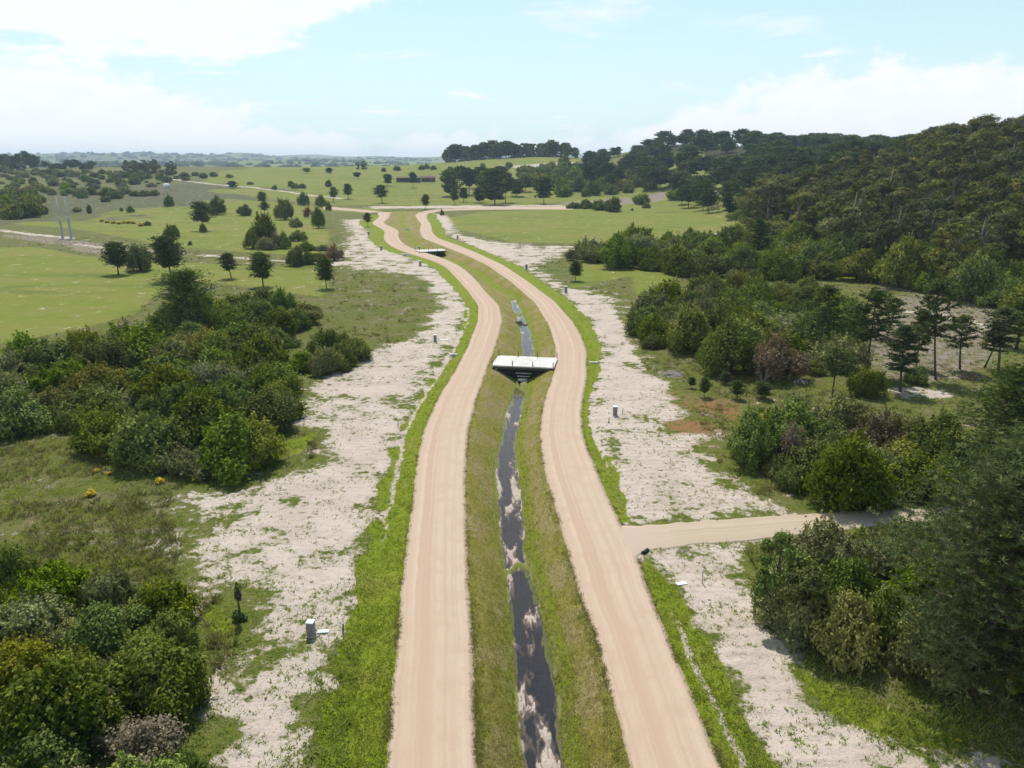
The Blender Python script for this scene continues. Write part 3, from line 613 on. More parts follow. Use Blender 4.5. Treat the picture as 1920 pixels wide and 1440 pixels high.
def shrub_points(rng, n, nl=16, w=1.0, h=1.0, flat=0.8, clump=0.13, per=9):
    """crown of unit half-width 1 and height about 1.1: an uneven dome of lobes, each lobe a cluster of leaf clumps"""
    ph = rng.uniform(0, 6.28, 4); nl = nl*2
    def env(a): return 0.78+0.20*math.cos(2*a+ph[0])+0.15*math.cos(3*a+ph[1])+0.10*math.cos(5*a+ph[2])
    lobes = [(np.array([0, 0, 0.45*h]), 0.45)]
    for i in range(nl):
        a = 2.4*i+rng.uniform(-.5, .5); e = math.asin(min(0.06+0.92*((i+.5)/nl)**1.1, 1)); q = env(a)*rng.uniform(0.70, 1.16)
        r = rng.uniform(0.13, 0.33); c = np.array([math.cos(a)*math.cos(e)*q*w*0.78, math.sin(a)*math.cos(e)*q*w*0.78, (0.16+0.70*math.sin(e)*rng.uniform(.62, 1.28))*h]); lobes.append((c, r))
    wts = np.array([l[1]**2 for l in lobes]); wts[0] *= 0.5; wts /= wts.sum(); P = []; N = []; Tn = []
    for (c, r), wt in zip(lobes, wts):
        nc = max(int(n*wt/per), 3); d = rng.normal(size=(nc, 3)); d[:, 2] = d[:, 2]*0.75+0.35; d += 0.5*(c-np.array([0, 0, .3]))/0.7; d /= np.linalg.norm(d, axis=1, keepdims=True)
        rad = r*(0.55+0.6*rng.random(nc)**0.7); lob = rng.random()
        cc = c+d*rad[:, None]*np.array([1, 1, flat]); base = np.clip(0.45*lob+0.55*rng.random(nc), 0, 1)
        k = np.repeat(np.arange(nc), per)
        p = cc[k]+rng.normal(size=(len(k), 3))*clump*r*1.3
        P.append(p); N.append(d[k]*1.0+rng.normal(size=(len(k), 3))*0.5+np.array([0, 0, 0.3])); Tn.append(np.clip(base[k]*0.8+0.2*rng.random(len(k)), 0, 1))
    for _ in range(3*nl):                       # loose sprigs that break the outline
        c, r = lobes[int(rng.integers(1, len(lobes)))]; d = rng.normal(size=3)*0.7+np.array([0, 0, .7])+0.8*c; d /= np.linalg.norm(d); l = rng.uniform(0.12, 0.34); m = max(int(n/600), 4)
        t = rng.random(m)[:, None]; P.append(c+d*(r*0.85+l*t)+rng.normal(size=(m, 3))*0.022*(1.3-t)); N.append(rng.normal(size=(m, 3))+d*0.5+np.array([0, 0, .5])); Tn.append(np.full(m, rng.uniform(0.3, 1)))
    P = np.concatenate(P); N = np.concatenate(N); Tn = np.concatenate(Tn)
    k = P[:, 2] > 0.02; return P[k], N[k], Tn[k]
def stems(rng, n=6, top=0.55, spread=0.45, r=0.035):
    m = MB()
    for i in range(n):
        a = rng.uniform(0, 6.28); q = rng.uniform(0.3, 1)*spread
        m.tube([(0.05*math.cos(a), 0.05*math.sin(a), -0.06), (q*0.5*math.cos(a), q*0.5*math.sin(a), top*0.55), (q*math.cos(a+.3), q*math.sin(a+.3), top)], [r, r*0.7, r*0.3], 5)
    return m
def pine_proto(rng, n, Hh=10.0, cb=0.36, cw=2.9, top=1.0, nbr=34, lean=0.25, needle=0.34, per=7, thick=0.016):
    """pine: leaning tapered trunk, whorled branches, needle tufts on the outer half of each"""
    tr = MB(); a0 = rng.uniform(0, 6.28); pts = []
    for i in range(7):
        t = i/6; pts.append((lean*math.sin(t*1.7)*math.cos(a0)*Hh*0.12, lean*math.sin(t*1.7)*math.sin(a0)*Hh*0.12, -0.3+(Hh*0.97+0.3)*t))
    tr.tube(pts, [Hh*thick*(1-0.86*(i/6)**0.9)+0.02 for i in range(7)], 8)
    P = []; N = []; Tn = []
    tp = np.array(pts); nt = n//per; tufts = []
    for b in range(nbr):
        q = (b+rng.random())/nbr; hz = cb+(0.985-cb)*q
        c = np.array([np.interp(hz, np.linspace(0, 1, 7), tp[:, k]) for k in range(3)])
        prof = math.sin(math.pi*(0.14+0.84*q)**0.9)**0.75*cw*rng.uniform(0.5, 1.12)
        a = b*2.4+rng.uniform(-.5, .5); up = rng.uniform(0.05, 0.42)+0.45*q
        e = c+np.array([math.cos(a)*prof, math.sin(a)*prof, up*prof])
        mid_ = (c+e)/2-np.array([0, 0, 0.06*prof])
        tr.tube([tuple(c), tuple(mid_), tuple(e)], [Hh*0.006, Hh*0.004, 0.012], 4)
        for t in np.linspace(0.42, 1.05, 5):
            pc = c+(e-c)*t; sp = 0.16*cw*(0.5+t*0.7)
            for _ in range(max(1, int(nt/nbr/5))): tufts.append(pc+rng.normal(size=3)*sp*np.array([1, 1, 0.55]))
    tufts = np.array(tufts); k = np.repeat(np.arange(len(tufts)), per); dirs = rng.normal(size=(len(k), 3)); dirs[:, 2] = np.abs(dirs[:, 2])*0.9; dirs /= np.linalg.norm(dirs, axis=1, keepdims=True)
    P = tufts[k]+dirs*needle*0.55; side = np.cross(dirs, rng.normal(size=dirs.shape)); base = rng.random(len(tufts))
    return tr, P, dirs, side, np.clip(base[k]*0.8+0.2*rng.random(len(k)), 0, 1)
def needlemesh(name, P, dirs, side, tint, L, Wd, mat, trunk=None, tmat=None):
    side = side/np.maximum(np.linalg.norm(side, axis=1, keepdims=True), 1e-6); n = len(P)
    v = np.stack([P-dirs*L, P+side*Wd, P+dirs*L, P-side*Wd], 1).reshape(-1, 3); tt = np.repeat(tint, 4)
    F = [np.arange(4*n).reshape(-1, 4)]; mats = [mat]; midx = None
    if trunk is not None:
        o = len(v); v = np.concatenate([v, np.array(trunk.v)]); q = np.array([q for q in trunk.f if len(q) == 4])+o
        tt = np.concatenate([tt, np.zeros(len(trunk.v))]); F.append(q); mats.append(tmat); midx = np.concatenate([np.zeros(n), np.ones(len(q))])
    me = mesh_np(name, v, F, mats, False, midx); fattr(me, 'tint', tt); return me

rng = np.random.default_rng(7)
SHR = {}       # species -> list of (stem mesh, foliage mesh); unit half-width 1, height ~1.15
for sp, mat, nv, n in (('dark', 'L_dark', 5, 11000), ('bright', 'L_bright', 4, 11000), ('silver', 'L_silver', 4, 11000), ('yellow', 'L_yellow', 3, 11000), ('brown', 'L_brown', 2, 5000), ('red', 'L_red', 1, 3000)):
    SHR[sp] = []
    for v in range(nv):
        P_, N_, T_ = shrub_points(rng, n, nl=int(rng.integers(11, 19)), h=rng.uniform(0.85, 1.15), clump=rng.uniform(0.16, 0.24))
        SHR[sp].append((stems(rng).mesh('stem', M['bark']), leafmesh('foliage', P_, N_, 0.044 if sp != 'silver' else 0.038, T_, M[mat], rng)))
FSHR = {}      # light versions for distant shrubs
for sp, mat in (('dark', 'L_dark'), ('bright', 'L_bright'), ('silver', 'L_silver'), ('yellow', 'L_yellow'), ('brown', 'L_brown')):
    FSHR[sp] = []
    for v in range(3):
        P_, N_, T_ = shrub_points(rng, 1900, nl=int(rng.integers(6, 10)), per=5, clump=.3)
        FSHR[sp].append(leafmesh('far_shrub', P_, N_, 0.115, T_, M[mat], rng))
PIN = []; FPIN = []; GUM = []; FGUM = []
for v, (cb, cw, lean, nbr, n) in enumerate(((0.34, 2.9, 0.4, 36, 15000), (0.30, 3.1, 0.15, 40, 15000), (0.38, 2.6, 0.5, 30, 12000), (0.28, 2.7, 0.2, 36, 13000))):
    tr, P_, d_, s_, t_ = pine_proto(rng, n, 10, cb, cw, 1, nbr, lean); PIN.append((tr.mesh('trunk', M['bark'], True), needlemesh('crown', P_, d_, s_, t_, 0.25, 0.06, M['L_pine']), 10.0, cw))
TALL = []      # tall open pines: high crowns on bare trunks
for v, (cb, cw, lean, nbr, n) in enumerate(((0.42, 2.5, 0.9, 24, 5600), (0.30, 2.0, 0.3, 28, 6200), (0.42, 2.4, 0.6, 20, 4300))):
    tr, P_, d_, s_, t_ = pine_proto(rng, n, 14, cb, cw, 1, nbr, lean, 0.34, 7, 0.0105); TALL.append((tr.mesh('trunk', M['bark'], True), needlemesh('crown', P_, d_, s_, t_, 0.26, 0.065, M['L_pine']), 14.0, cw))
BIGP = []      # large near pines
for v in range(2):
    tr, P_, d_, s_, t_ = pine_proto(rng, 80000, 15, 0.12, 5.0, 1, 84, 0.3, 0.30, 13); BIGP.append((tr.mesh('trunk', M['bark'], True), needlemesh('crown', P_, d_, s_, t_, 0.17, 0.024, M['L_pine']), 15.0, 5.0))
for v, (cb, cw) in enumerate(((0.26, 3.6), (0.34, 4.1), (0.16, 3.3), (0.40, 4.4))):
    tr, P_, d_, s_, t_ = pine_proto(rng, 4600, 10, cb, cw, 1, 30, 0.3, 0.6); FPIN.append((needlemesh('far_pine', P_, d_, s_, t_, 0.55, 0.20, M['L_pine'], tr, M['bark']), 10.0, cw))
def gum_points(rng, n, nl, Hh, cw, low=0.28, per=14, clump=0.55):
    P = []; N = []; Tn = []; tr = MB(); pts = [(0, 0, -0.4), (0.2, 0.1, Hh*0.3), (0.1, -0.2, Hh*0.6), (0.3, 0.1, Hh*0.9)]
    tr.tube(pts, [Hh*0.022, Hh*0.017, Hh*0.011, 0.04], 7)
    for i in range(nl):
        q = rng.uniform(low, 0.93); prof = cw*math.sin(math.pi*(0.15+0.80*q))**0.8; a = i*2.4+rng.uniform(-.6, .6); rr = prof*rng.uniform(0.35, 0.95)
        c = np.array([math.cos(a)*rr, math.sin(a)*rr, Hh*q]); r = rng.uniform(0.15, 0.27)*cw*1.2
        tr.tube([(0.1, 0, Hh*max(q-0.22, 0.1)), tuple(c*np.array([.5, .5, 1])-np.array([0, 0, Hh*0.05])), tuple(c)], [Hh*0.008, Hh*0.005, 0.03], 4)
        nc = int(n/nl/per); d = rng.normal(size=(nc, 3)); d[:, 2] = d[:, 2]*0.8+0.35; d /= np.linalg.norm(d, axis=1, keepdims=True)
        cc = c+d*(r*(0.6+0.5*rng.random(nc)**0.6))[:, None]*np.array([1, 1, 0.8]); lob = rng.random(); base = np.clip(lob*0.6+0.4*rng.random(nc), 0, 1)
        k = np.repeat(np.arange(nc), per); P.append(cc[k]+rng.normal(size=(len(k), 3))*clump*r*0.28); N.append(d[k]*1.0+rng.normal(size=(len(k), 3))*0.5+np.array([0, 0, 0.25])); Tn.append(np.clip(base[k]*0.8+0.2*rng.random(len(k)), 0, 1))
    return tr, np.concatenate(P), np.concatenate(N), np.concatenate(Tn)
for v in range(4):
    tr, P_, N_, T_ = gum_points(rng, 13000, 30, 20, 6.2, 0.07); GUM.append((tr.mesh('trunk', M['gumbark'], True), leafmesh('crown', P_, N_, 0.27, T_, M['L_gum'], rng, 0.5), 20.0, 6.2))
for v in range(2):
    tr, P_, N_, T_ = gum_points(rng, 2600, 18, 20, 4.2, 0.05, 8); FGUM.append((leafmesh('far_gum', P_, N_, 0.72, T_, M['L_gum'], rng, 0.6, tr, M['gumbark']), 20.0, 4.2))
LEAFY = []     # small broadleaf trees with visible stems
for v, mat in enumerate(('L_dark', 'L_bright', 'L_yellow')):
    tr, P_, N_, T_ = gum_points(rng, 7000, 12, 6, 2.2, 0.40, 12); LEAFY.append((tr.mesh('trunk', M['bark'], True), leafmesh('crown', P_, N_, 0.12, T_, M[mat], rng, 0.6), 6.0, 2.2))
def twig_mesh(rng, n=16):
    m = MB()
    for i in range(n):
        a = rng.uniform(0, 6.28); q = rng.uniform(0.3, 0.9); z = rng.uniform(0.6, 1.1)
        b = Vector((q*.4*math.cos(a), q*.4*math.sin(a), z*.5)); e = Vector((q*math.cos(a+.2), q*math.sin(a+.2), z))
        m.tube([(0, 0, -0.05), tuple(b), tuple(e)], [0.03, 0.018, 0.006], 4)
        for j in range(5):
            t = rng.uniform(0.2, 0.9); p = b+(e-b)*t; m.tube([tuple(p), tuple(p+Vector(rng.normal(size=3))*0.17+Vector((0, 0, .1)))], [0.010, 0.004], 3)
    return m.mesh('branches', M['twig'])
TWIG = [twig_mesh(rng) for _ in range(2)]

# ------------------------------------------------------------------ planting
PLANTED = []
def plant(kind_name, loc, parts, scale, label, cat, group, rz=None, tilt=0.0):
    """one plant: an Empty at its foot that parents trunk or stems and crown"""
    e = link(kind_name, None, None, loc, rng.uniform(0, 6.28) if rz is None else rz, scale); e.empty_display_size = 0.5
    e.rotation_euler.x = tilt
    for nm, me in parts: link(nm, me, e)
    return tag(e, label, cat, group)
SPNAME = {'dark': 'olive_shrub', 'bright': 'green_shrub', 'silver': 'silver_shrub', 'yellow': 'yellow_green_shrub', 'brown': 'brown_shrub', 'red': 'rust_shrub'}
SPLOOK = {'dark': 'dark olive shrub', 'bright': 'bright green shrub', 'silver': 'grey-green shrub', 'yellow': 'yellowish green shrub', 'brown': 'dry brown shrub', 'red': 'rust red shrub'}
def shrub(x, y, rad, hgt, sp, label, group, far=False):
    z = float(H(x, y))-0.04
    sc = (rad, rad*rng.uniform(0.9, 1.1), hgt/1.38)
    if far:
        o = link(SPNAME[sp], FSHR[sp if sp in FSHR else 'brown'][int(rng.integers(3))], None, (x, y, z), rng.uniform(0, 6.28), sc); return tag(o, label, 'shrub', group)
    st, fo = SHR[sp][int(rng.integers(len(SHR[sp])))]
    return plant(SPNAME[sp], (x, y, z), (('stem', st), ('foliage', fo)), sc, label, 'shrub', group)
def sector(x, y, P):
    lo, hi = P.min(0), P.max(0); a = (y-lo[1])/(hi[1]-lo[1]); band = P[(np.abs(P[:, 1]-y) < (hi[1]-lo[1])*0.6)]
    b = (x-band[:, 0].min())/max(band[:, 0].max()-band[:, 0].min(), 1)
    d = 'near' if a < 0.25 else 'middle near' if a < 0.5 else 'middle far' if a < 0.75 else 'far'
    s = 'left' if b < 0.25 else 'centre left' if b < 0.5 else 'centre right' if b < 0.75 else 'right'
    return d, s
def thicket(poly, rmin, rmax, hfac, weights, zone, group, far=False, maxn=400, pack=0.78):
    P = polyw(poly) if not far else np.array([at(*p)[:2] for p in poly])
    lo, hi = P.min(0), P.max(0); pts = []; C_ = rng.uniform(lo, hi, (7000, 2)); C_ = C_[inpoly(C_[:, 0], C_[:, 1], P)]
    for step, p in enumerate(C_):
        q = min(step/(0.55*len(C_)), 1); r = rmax-(rmax-rmin)*q*rng.uniform(0.75, 1.0); r *= rng.uniform(0.9, 1.15)
        if any((p[0]-u[0])**2+(p[1]-u[1])**2 < (pack*(r+u[2]))**2 for u in pts): continue
        pts.append((p[0], p[1], r))
        if len(pts) >= maxn: break
    sps = list(weights); ws = np.array([weights[k] for k in sps]); ws = ws/ws.sum()
    for p in pts:
        k = vnoise(p[0]/(3.4*rmax), p[1]/(3.4*rmax), 55)
        sp = sps[int(rng.choice(len(sps), p=ws))] if rng.random() < 0.6 else sps[int(np.searchsorted(np.cumsum(ws), min(max((float(k)-0.15)/0.7, 0), 0.999)))]
        r = p[2]; h = r*2*hfac*rng.uniform(0.75, 1.3)
        d, s_ = sector(p[0], p[1], P); size = 'large' if r > rmin+0.66*(rmax-rmin) else 'small' if r < rmin+0.33*(rmax-rmin) else 'mid-sized'
        shrub(p[0], p[1], r*1.06, h, sp, f'{size} {SPLOOK[sp]}, {d} {s_} of {zone}', group, far)
    return len(pts)
W1 = {'dark': 4, 'bright': 2.6, 'silver': 1.4, 'yellow': 2.0, 'brown': 0.35}
W2 = {'dark': 4.2, 'bright': 3.4, 'silver': 1.0, 'yellow': 1.6, 'brown': 0.25}
W3 = {'dark': 4, 'bright': 3.0, 'silver': 1.2, 'yellow': 1.6, 'brown': 0.4}
cnt = 0
cnt += thicket([(-160,1190),(60,1150),(240,1130),(315,1150),(335,1230),(365,1300),(360,1400),(375,1500),(300,1620),(-250,1620)], 0.8, 2.3, 0.80, W1, 'the lower left thicket', 'shrubs of the lower left thicket')
cnt += thicket([(-120,700),(40,690),(130,690),(190,655),(270,650),(330,600),(420,590),(500,580),(590,595),(585,612),(520,640),(500,690),(540,760),(530,800),(515,870),(430,880),(330,892),(250,865),(200,850),(130,815),(-120,815)], 1.3, 4.0, 0.70, W2, 'the big left thicket', 'shrubs of the big left thicket')
cnt += thicket([(548,690),(600,672),(650,660),(672,672),(655,694),(590,702),(550,702)], 1.2, 3.0, 0.78, {'dark': 3, 'bright': 2, 'silver': 2}, 'the clump on the sand', 'shrubs of the small clump on the sand')
cnt += thicket([(1195,618),(1240,585),(1320,562),(1420,556),(1500,562),(1570,590),(1600,640),(1570,690),(1480,712),(1395,712),(1345,690),(1290,658),(1222,652)], 1.5, 4.4, 0.72, W3, 'the middle right thicket', 'shrubs of the middle right thicket')
cnt += thicket([(1090,484),(1130,478),(1240,470),(1400,468),(1490,480),(1560,505),(1540,525),(1450,530),(1330,520),(1260,515),(1180,505),(1095,492)], 2.4, 6.0, 0.72, W3, 'the thicket below the right field', 'shrubs of the far right thicket')
cnt += thicket([(1385,860),(1440,810),(1530,805),(1640,830),(1790,860),(1800,910),(1700,940),(1600,955),(1500,935),(1470,905),(1395,865)], 1.0, 3.4, 0.80, {'bright': 4, 'yellow': 2.6, 'dark': 2.5, 'silver': 1.2, 'brown': .6}, 'the thicket above the side track', 'shrubs of the thicket above the side track')
cnt += thicket([(1440,1120),(1520,1075),(1640,1050),(1760,1040),(1990,1030),(2100,1200),(1980,1330),(1800,1290),(1650,1240),(1560,1230),(1480,1190),(1440,1150)], 0.8, 2.6, 0.95, {'dark': 4, 'bright': 2, 'silver': 1.6, 'yellow': 1.0, 'brown': .4}, 'the thicket below the side track', 'shrubs of the thicket below the side track', False, 400, 0.58)
cnt += thicket([(1450,470),(1500,450),(1560,470),(1700,500),(1920,545),(2000,570),(1960,600),(1850,575),(1720,545),(1600,530),(1520,520)], 2.6, 6.5, 0.8, {'dark': 5, 'bright': 4, 'yellow': 1.5, 'silver': 1}, 'the bushes below the gum trees', 'shrubs at the foot of the wooded hill')
cnt += thicket([(1380,415),(1440,395),(1500,400),(1540,440),(1490,445),(1420,430)], 3.5, 7.0, 0.7, {'dark': 5, 'bright': 4}, 'the bushes beyond the dark pine', 'shrubs beyond the right field')
cnt += thicket([(0,372),(60,366),(70,398),(80,408),(0,412)], 3.0, 6.5, 0.7, {'dark': 3, 'bright': 2, 'yellow': 2, 'brown': 1}, 'the left heath scrub', 'shrubs on the heath', True)
cnt += thicket([(0,322),(120,322),(280,325),(420,330),(300,345),(200,380),(60,360),(0,360)], 1.8, 5.5, 0.6, {'dark': 3, 'silver': 3, 'bright': 1}, 'the distant heath', 'shrubs on the distant heath', True, 110, 2.3)
cnt += thicket([(1060,312),(1200,322),(1290,345),(1200,358),(1060,372),(980,350),(980,325)], 3, 9, 0.7, {'bright': 3, 'yellow': 2, 'dark': 2}, 'the slope below the sandy knoll', 'shrubs on the knoll slope', True, 70, 1.2)
print('thicket shrubs', cnt)
def S(px, py, hpx, wpx, sp, label, group=None, far=False):
    x, y, z, t = at(px, py); k = t/FPX
    return shrub(x, y, wpx*k/2, hpx*k, sp, label, group, far)
def PINE(px, py, hpx, wpx, label, group=None, src=None, name='pine_tree', tilt=0.0, rz=None):
    x, y, z, t = at(px, py); k = t/FPX; src = src or PIN[int(rng.integers(len(PIN)))]
    h = hpx*k/0.96; sz = h/src[2]; sx = wpx*k/2/(src[3]*1.0)
    return plant(name, (x, y, z), (('trunk', src[0]), ('crown', src[1])), (sx, sx, sz), label, 'tree', group, rz, tilt)
def FAR(px, py, hpx, wpx, name, label, group, src):
    x, y, z, t = at(px, py); k = t/FPX; s = src[int(rng.integers(len(src)))]
    o = link(name, s[0], None, (x, y, z-0.2), rng.uniform(0, 6.28), (wpx*k/2/s[2],)*2+(hpx*k/s[1],)); return tag(o, label, 'tree', group)
# shrubs that stand out of the thickets
for a, b, c, d, sp, l in ((1478,838,100,135,'bright','tall bright green shrub at the left end above the side track'),(1572,825,78,100,'bright','broad bright green shrub behind the tall bright one'),(1700,880,70,120,'yellow','broad yellowish shrub left of the right edge pine'),
    (385,800,85,120,'bright','broad bright green shrub in the middle of the big left thicket'),(255,695,95,140,'dark','tall dark shrub at the field side of the big left thicket'),(92,718,88,135,'dark','tall dark rounded shrub at the left of the field'),(470,872,96,125,'yellow','rounded yellowish shrub at the sandy corner of the big left thicket'),(345,885,62,110,'silver','low grey-green shrub at the near edge of the big left thicket'),(210,775,62,95,'silver','pale grey-green shrub deep in the big left thicket'),
    (295,1160,85,110,'silver','pale grey-green shrub at the top of the lower left thicket'),(60,1195,105,160,'silver','broad grey-green shrub at the left of the lower left thicket'),(305,1310,150,190,'dark','broad olive shrub at the sandy edge of the lower left thicket'),(120,1385,170,220,'dark','largest olive shrub in the lower left thicket'),(25,1095,95,85,'bright','bright shrub at the left frame edge above the lower thicket')):
    S(a, b, c, d, sp, l, 'shrubs standing out of the thickets')
# lone pines on the left field
G = 'pines standing on the left field'
PINE(222,515,56,50,'dark pine with bushy crown, first of the field pines from the left edge',G,PIN[1])
PINE(323,527,78,58,'tallest dark pine on the field, trunk leaning beside a round bush',G,PIN[0])
PINE(434,522,44,32,'small thin young pine between two larger field pines',G,PIN[2])
PINE(494,538,60,46,'rounded dark pine on the field just above the thicket',G,PIN[3])
PINE(612,541,52,36,'dark pine at the sandy edge of the field',G,PIN[1])
PINE(381,433,50,38,'dark flat-crowned pine further back on the field',G,PIN[0])
S(263,507,52,58,'dark','broad dark bush between the two left field pines')
S(381,436,18,13,'dark','small dark bush at the foot of the flat-crowned pine')
PINE(362,625,112,100,'big dark rounded pine rising from the top of the left thicket',None,BIGP[0])
G = 'round bushes on the left field'
S(408,403,34,34,'dark','tall dark round bush behind the flat-crowned pine',G); S(324,447,28,32,'dark','round bush with a pale gap at its foot on the field',G)
S(459,404,24,30,'dark','greyish round bush right of the tall dark bush',G); S(357,460,8,8,'dark','tiny round bush alone on the field',G); S(277,423,9,15,'dark','low dark bush below the yellow flowers',G)
S(245,398,13,16,'dark','low dark bush on the upper field, right one of a pair',G); S(228,396,8,9,'dark','tiny dark bush on the upper field, left one of a pair',G)
S(318,388,22,18,'dark','dark bush in front of the distant water tower',G); S(168,400,18,10,'dark','narrow dark bush right of the two poles',G); S(145,397,12,18,'silver','low grey bush behind the two poles',G)
S(535,412,42,42,'dark','large dark bush left of the rust red tree','bushes left of the far bends'); S(570,385,26,24,'dark','dark round bush behind the rust red tree','bushes left of the far bends')
S(602,388,24,22,'dark','dark bush at the left end of the far road','bushes left of the far bends'); S(577,408,26,20,'red','rust red small tree among green bushes'); S(598,428,42,34,'bright','grey-green bush in front of the rust red tree','bushes left of the far bends')
S(555,425,22,30,'silver','grey bush between dark ones left of the bends','bushes left of the far bends'); S(617,395,18,14,'dark','small dark bush nearest the far road end','bushes left of the far bends')
for i, (a, b, c, d, sp) in enumerate(((497,462,66,50,'dark'),(475,466,40,34,'dark'),(518,466,34,34,'brown'),(535,466,34,26,'bright'),(500,468,28,40,'silver'))):
    S(a, b, c, d, sp, ['tallest dark bush of the clump above the sandy ground','left dark bush of the clump above the sandy ground','brown bush in the clump above the sandy ground','green bush at the right end of the clump above the sand','grey low bush at the front of the clump above the sand'][i], 'clump of bushes at the field edge')
for i, (a, b, c, d, sp) in enumerate(((555,498,36,44,'dark'),(580,495,28,34,'dark'),(600,494,26,30,'silver'),(627,489,34,40,'brown'),(575,470,18,40,'bright'),(560,452,20,34,'dark'),(605,470,14,30,'silver'))):
    S(a, b, c, d, sp, ['left dark bush of the row behind the last field pine','second dark bush of the row behind the last field pine','grey bush in the row behind the last field pine','purplish brown leafless-looking bush by the sand','low bright bush behind the row','dark bush below the red tree clump','low grey bush above the purplish one'][i], 'row of bushes beside the sand')
# far pines around the junction
G = 'pines near the far junction'
for i, (a, b, c, d) in enumerate(((717,381,31,26),(653,373,26,17),(625,379,26,17),(797,393,26,16),(853,384,26,16),(869,379,24,18),(690,425,24,15),(492,384,22,18),(496,402,22,18),(437,353,13,16),(727,348,20,16),(775,352,26,15),(617,325,10,12),(670,335,11,14),(575,325,9,14),(1079,527,34,26))):
    lab = ['rounded pine standing alone beyond the left bends','right one of two slim pines behind the far road','left one of two slim pines behind the far road','slim pine standing at the far junction between the roads','left pine of a pair by the far road','right pine of a pair by the far road','small dark pine left of the far bends','small pine behind the field, upper one','small pine behind the field, lower one','small distant double-crowned pine on the far field','rounded pine left of the long house','pine in front of the long house','distant small pine on the left ridge','distant dark pine left of the house','distant low pine on the far slope','little umbrella pine alone on the right grass'][i]
    if b < 360: FAR(a, b, c, d, 'pine_tree', lab, G, FPIN)
    else: PINE(a, b, c, d, lab, G if i < 15 else None)
S(829,404,11,10,'dark','small dark bush right of the far junction'); S(804,338,10,14,'bright','bright green bush in front of the long house',None,True)
# dark clump right of the junction
G = 'dark trees of the clump behind the far road'
lab = 'dark rounded pine in the clump right of the long house, '
for i, (a, b, c, d) in enumerate(((845,368,46,34),(862,352,36,30),(880,365,44,34),(900,352,36,34),(916,368,48,36),(928,384,62,48),(948,380,50,36),(940,350,34,32),(968,368,30,26),(1020,382,46,34),(985,360,26,26),(900,380,26,22))):
    FAR(a, b, c, d, 'pine_tree', lab+['leftmost','second back row','third front row','third back row','middle front','largest and lowest','right of the largest','back row above the largest','low one right','solitary one on its right','back row far right','small front one'][i], G, FPIN)
G = 'dark trees below the sandy knoll'
for i in range(16):
    a = 1100+i*9+rng.uniform(-4, 4); b = 345+rng.uniform(-22, 18)
    FAR(a, b, rng.uniform(26, 44), rng.uniform(24, 38), 'pine_tree', f'dark pine below the sandy knoll, {["left end", "middle", "right end"][min(i//6, 2)]} of the {"upper" if b < 338 else "lower"} row', G, FPIN)
G = 'bushes beside the far sandy lot'
for i, (a, b, c, d) in enumerate(((1075,391,14,26),(1100,391,18,30),(1125,394,22,34),(1148,396,28,38),(1200,384,22,36),(1213,390,10,18),(1267,374,22,44),(1185,395,5,6))):
    S(a, b, c, d, 'dark' if i != 5 else 'silver', ['leftmost low bush beside the far sandy lot','second bush beside the far sandy lot','third bush beside the far sandy lot','largest bush beside the far sandy lot','green bush right of the far sandy lot','grey low bush on the right field','broad bush alone on the right field','tiny bush on the right field'][i], G, True)
S(1292,455,30,28,'dark','dark round bush standing above the right thicket'); S(1155,444,9,12,'dark','small dark bush at the near edge of the right field')
S(1071,488,22,28,'brown','purplish grey leafless-looking bush at the left end of the thicket')
PINE(1420,495,82,40,'dark ragged pine standing at the corner of the right field',None,TALL[1])
# open pine wood on the right
G = 'tall open pines on the right'
for i, (a, b, c, d, s) in enumerate(((1524,675,135,66,0),(1625,698,155,78,0),(1560,745,92,56,2),(1688,735,125,62,1),(1755,712,182,70,0),(1800,692,100,62,2),(1872,700,120,76,2),(1845,690,80,56,2),(1718,690,110,40,1),(1660,640,80,44,2),(1905,655,90,70,1))):
    PINE(a, b, c, d, ['tall pine standing at the edge of the right thicket','tall pine with flat crown and forked trunk','short bare-trunked pine left of a dark bush','narrow bushy pine above the pale sand patch','tallest leaning pine with long bare trunk','dark pine with low crown behind the tallest pine','slender leaning pine with open greyish crown','smaller bright pine beside the leaning pine','thin pine just left of the tallest pine','young pine on the bare ground','dark pine at the right edge of the bare ground'][i], G, TALL[s])
S(1622,742,62,74,'dark','dark round bush at the foot of the flat-crowned pine'); S(1716,718,40,56,'dark','dark low bush between the two pines by the sand patch')
S(1395,845,60,22,'dark','narrow dark bush left of the bright thicket','upright bushes left of the bright thicket'); S(1430,800,45,50,'bright','bright bush at the left end of the thicket above the side track')
for i, (a, b, c, d) in enumerate(((1320,745,36,18),(1297,728,20,12),(1382,748,34,22),(1358,720,22,20),(1432,748,30,28))): PINE(a, b, c, d*1.2, ['narrow dark sapling on the weedy ground','tiny dark sapling on the weedy ground','dark sapling right of the red weeds','little dark sapling above the red weeds','dark sapling below the right thicket'][i], 'saplings on the weedy ground', PIN[3], 'sapling')
S(1730,520,72,92,'bright','large bright green bush at the foot of the gum trees'); S(1605,515,30,36,'dark','round dark bush on the bright grass strip'); S(1440,705,50,40,'dark','dark bush standing out of the right thicket front')
S(1850,560,60,100,'dark','broad dark bush at the right foot of the gum trees')
for i, (a, b) in enumerate(((1600,478),(1518,445))): S(a, b, 22, 18, 'red', ['rust red dead bush at the foot of the gum trees','small rust red bush beside the pole'][i])
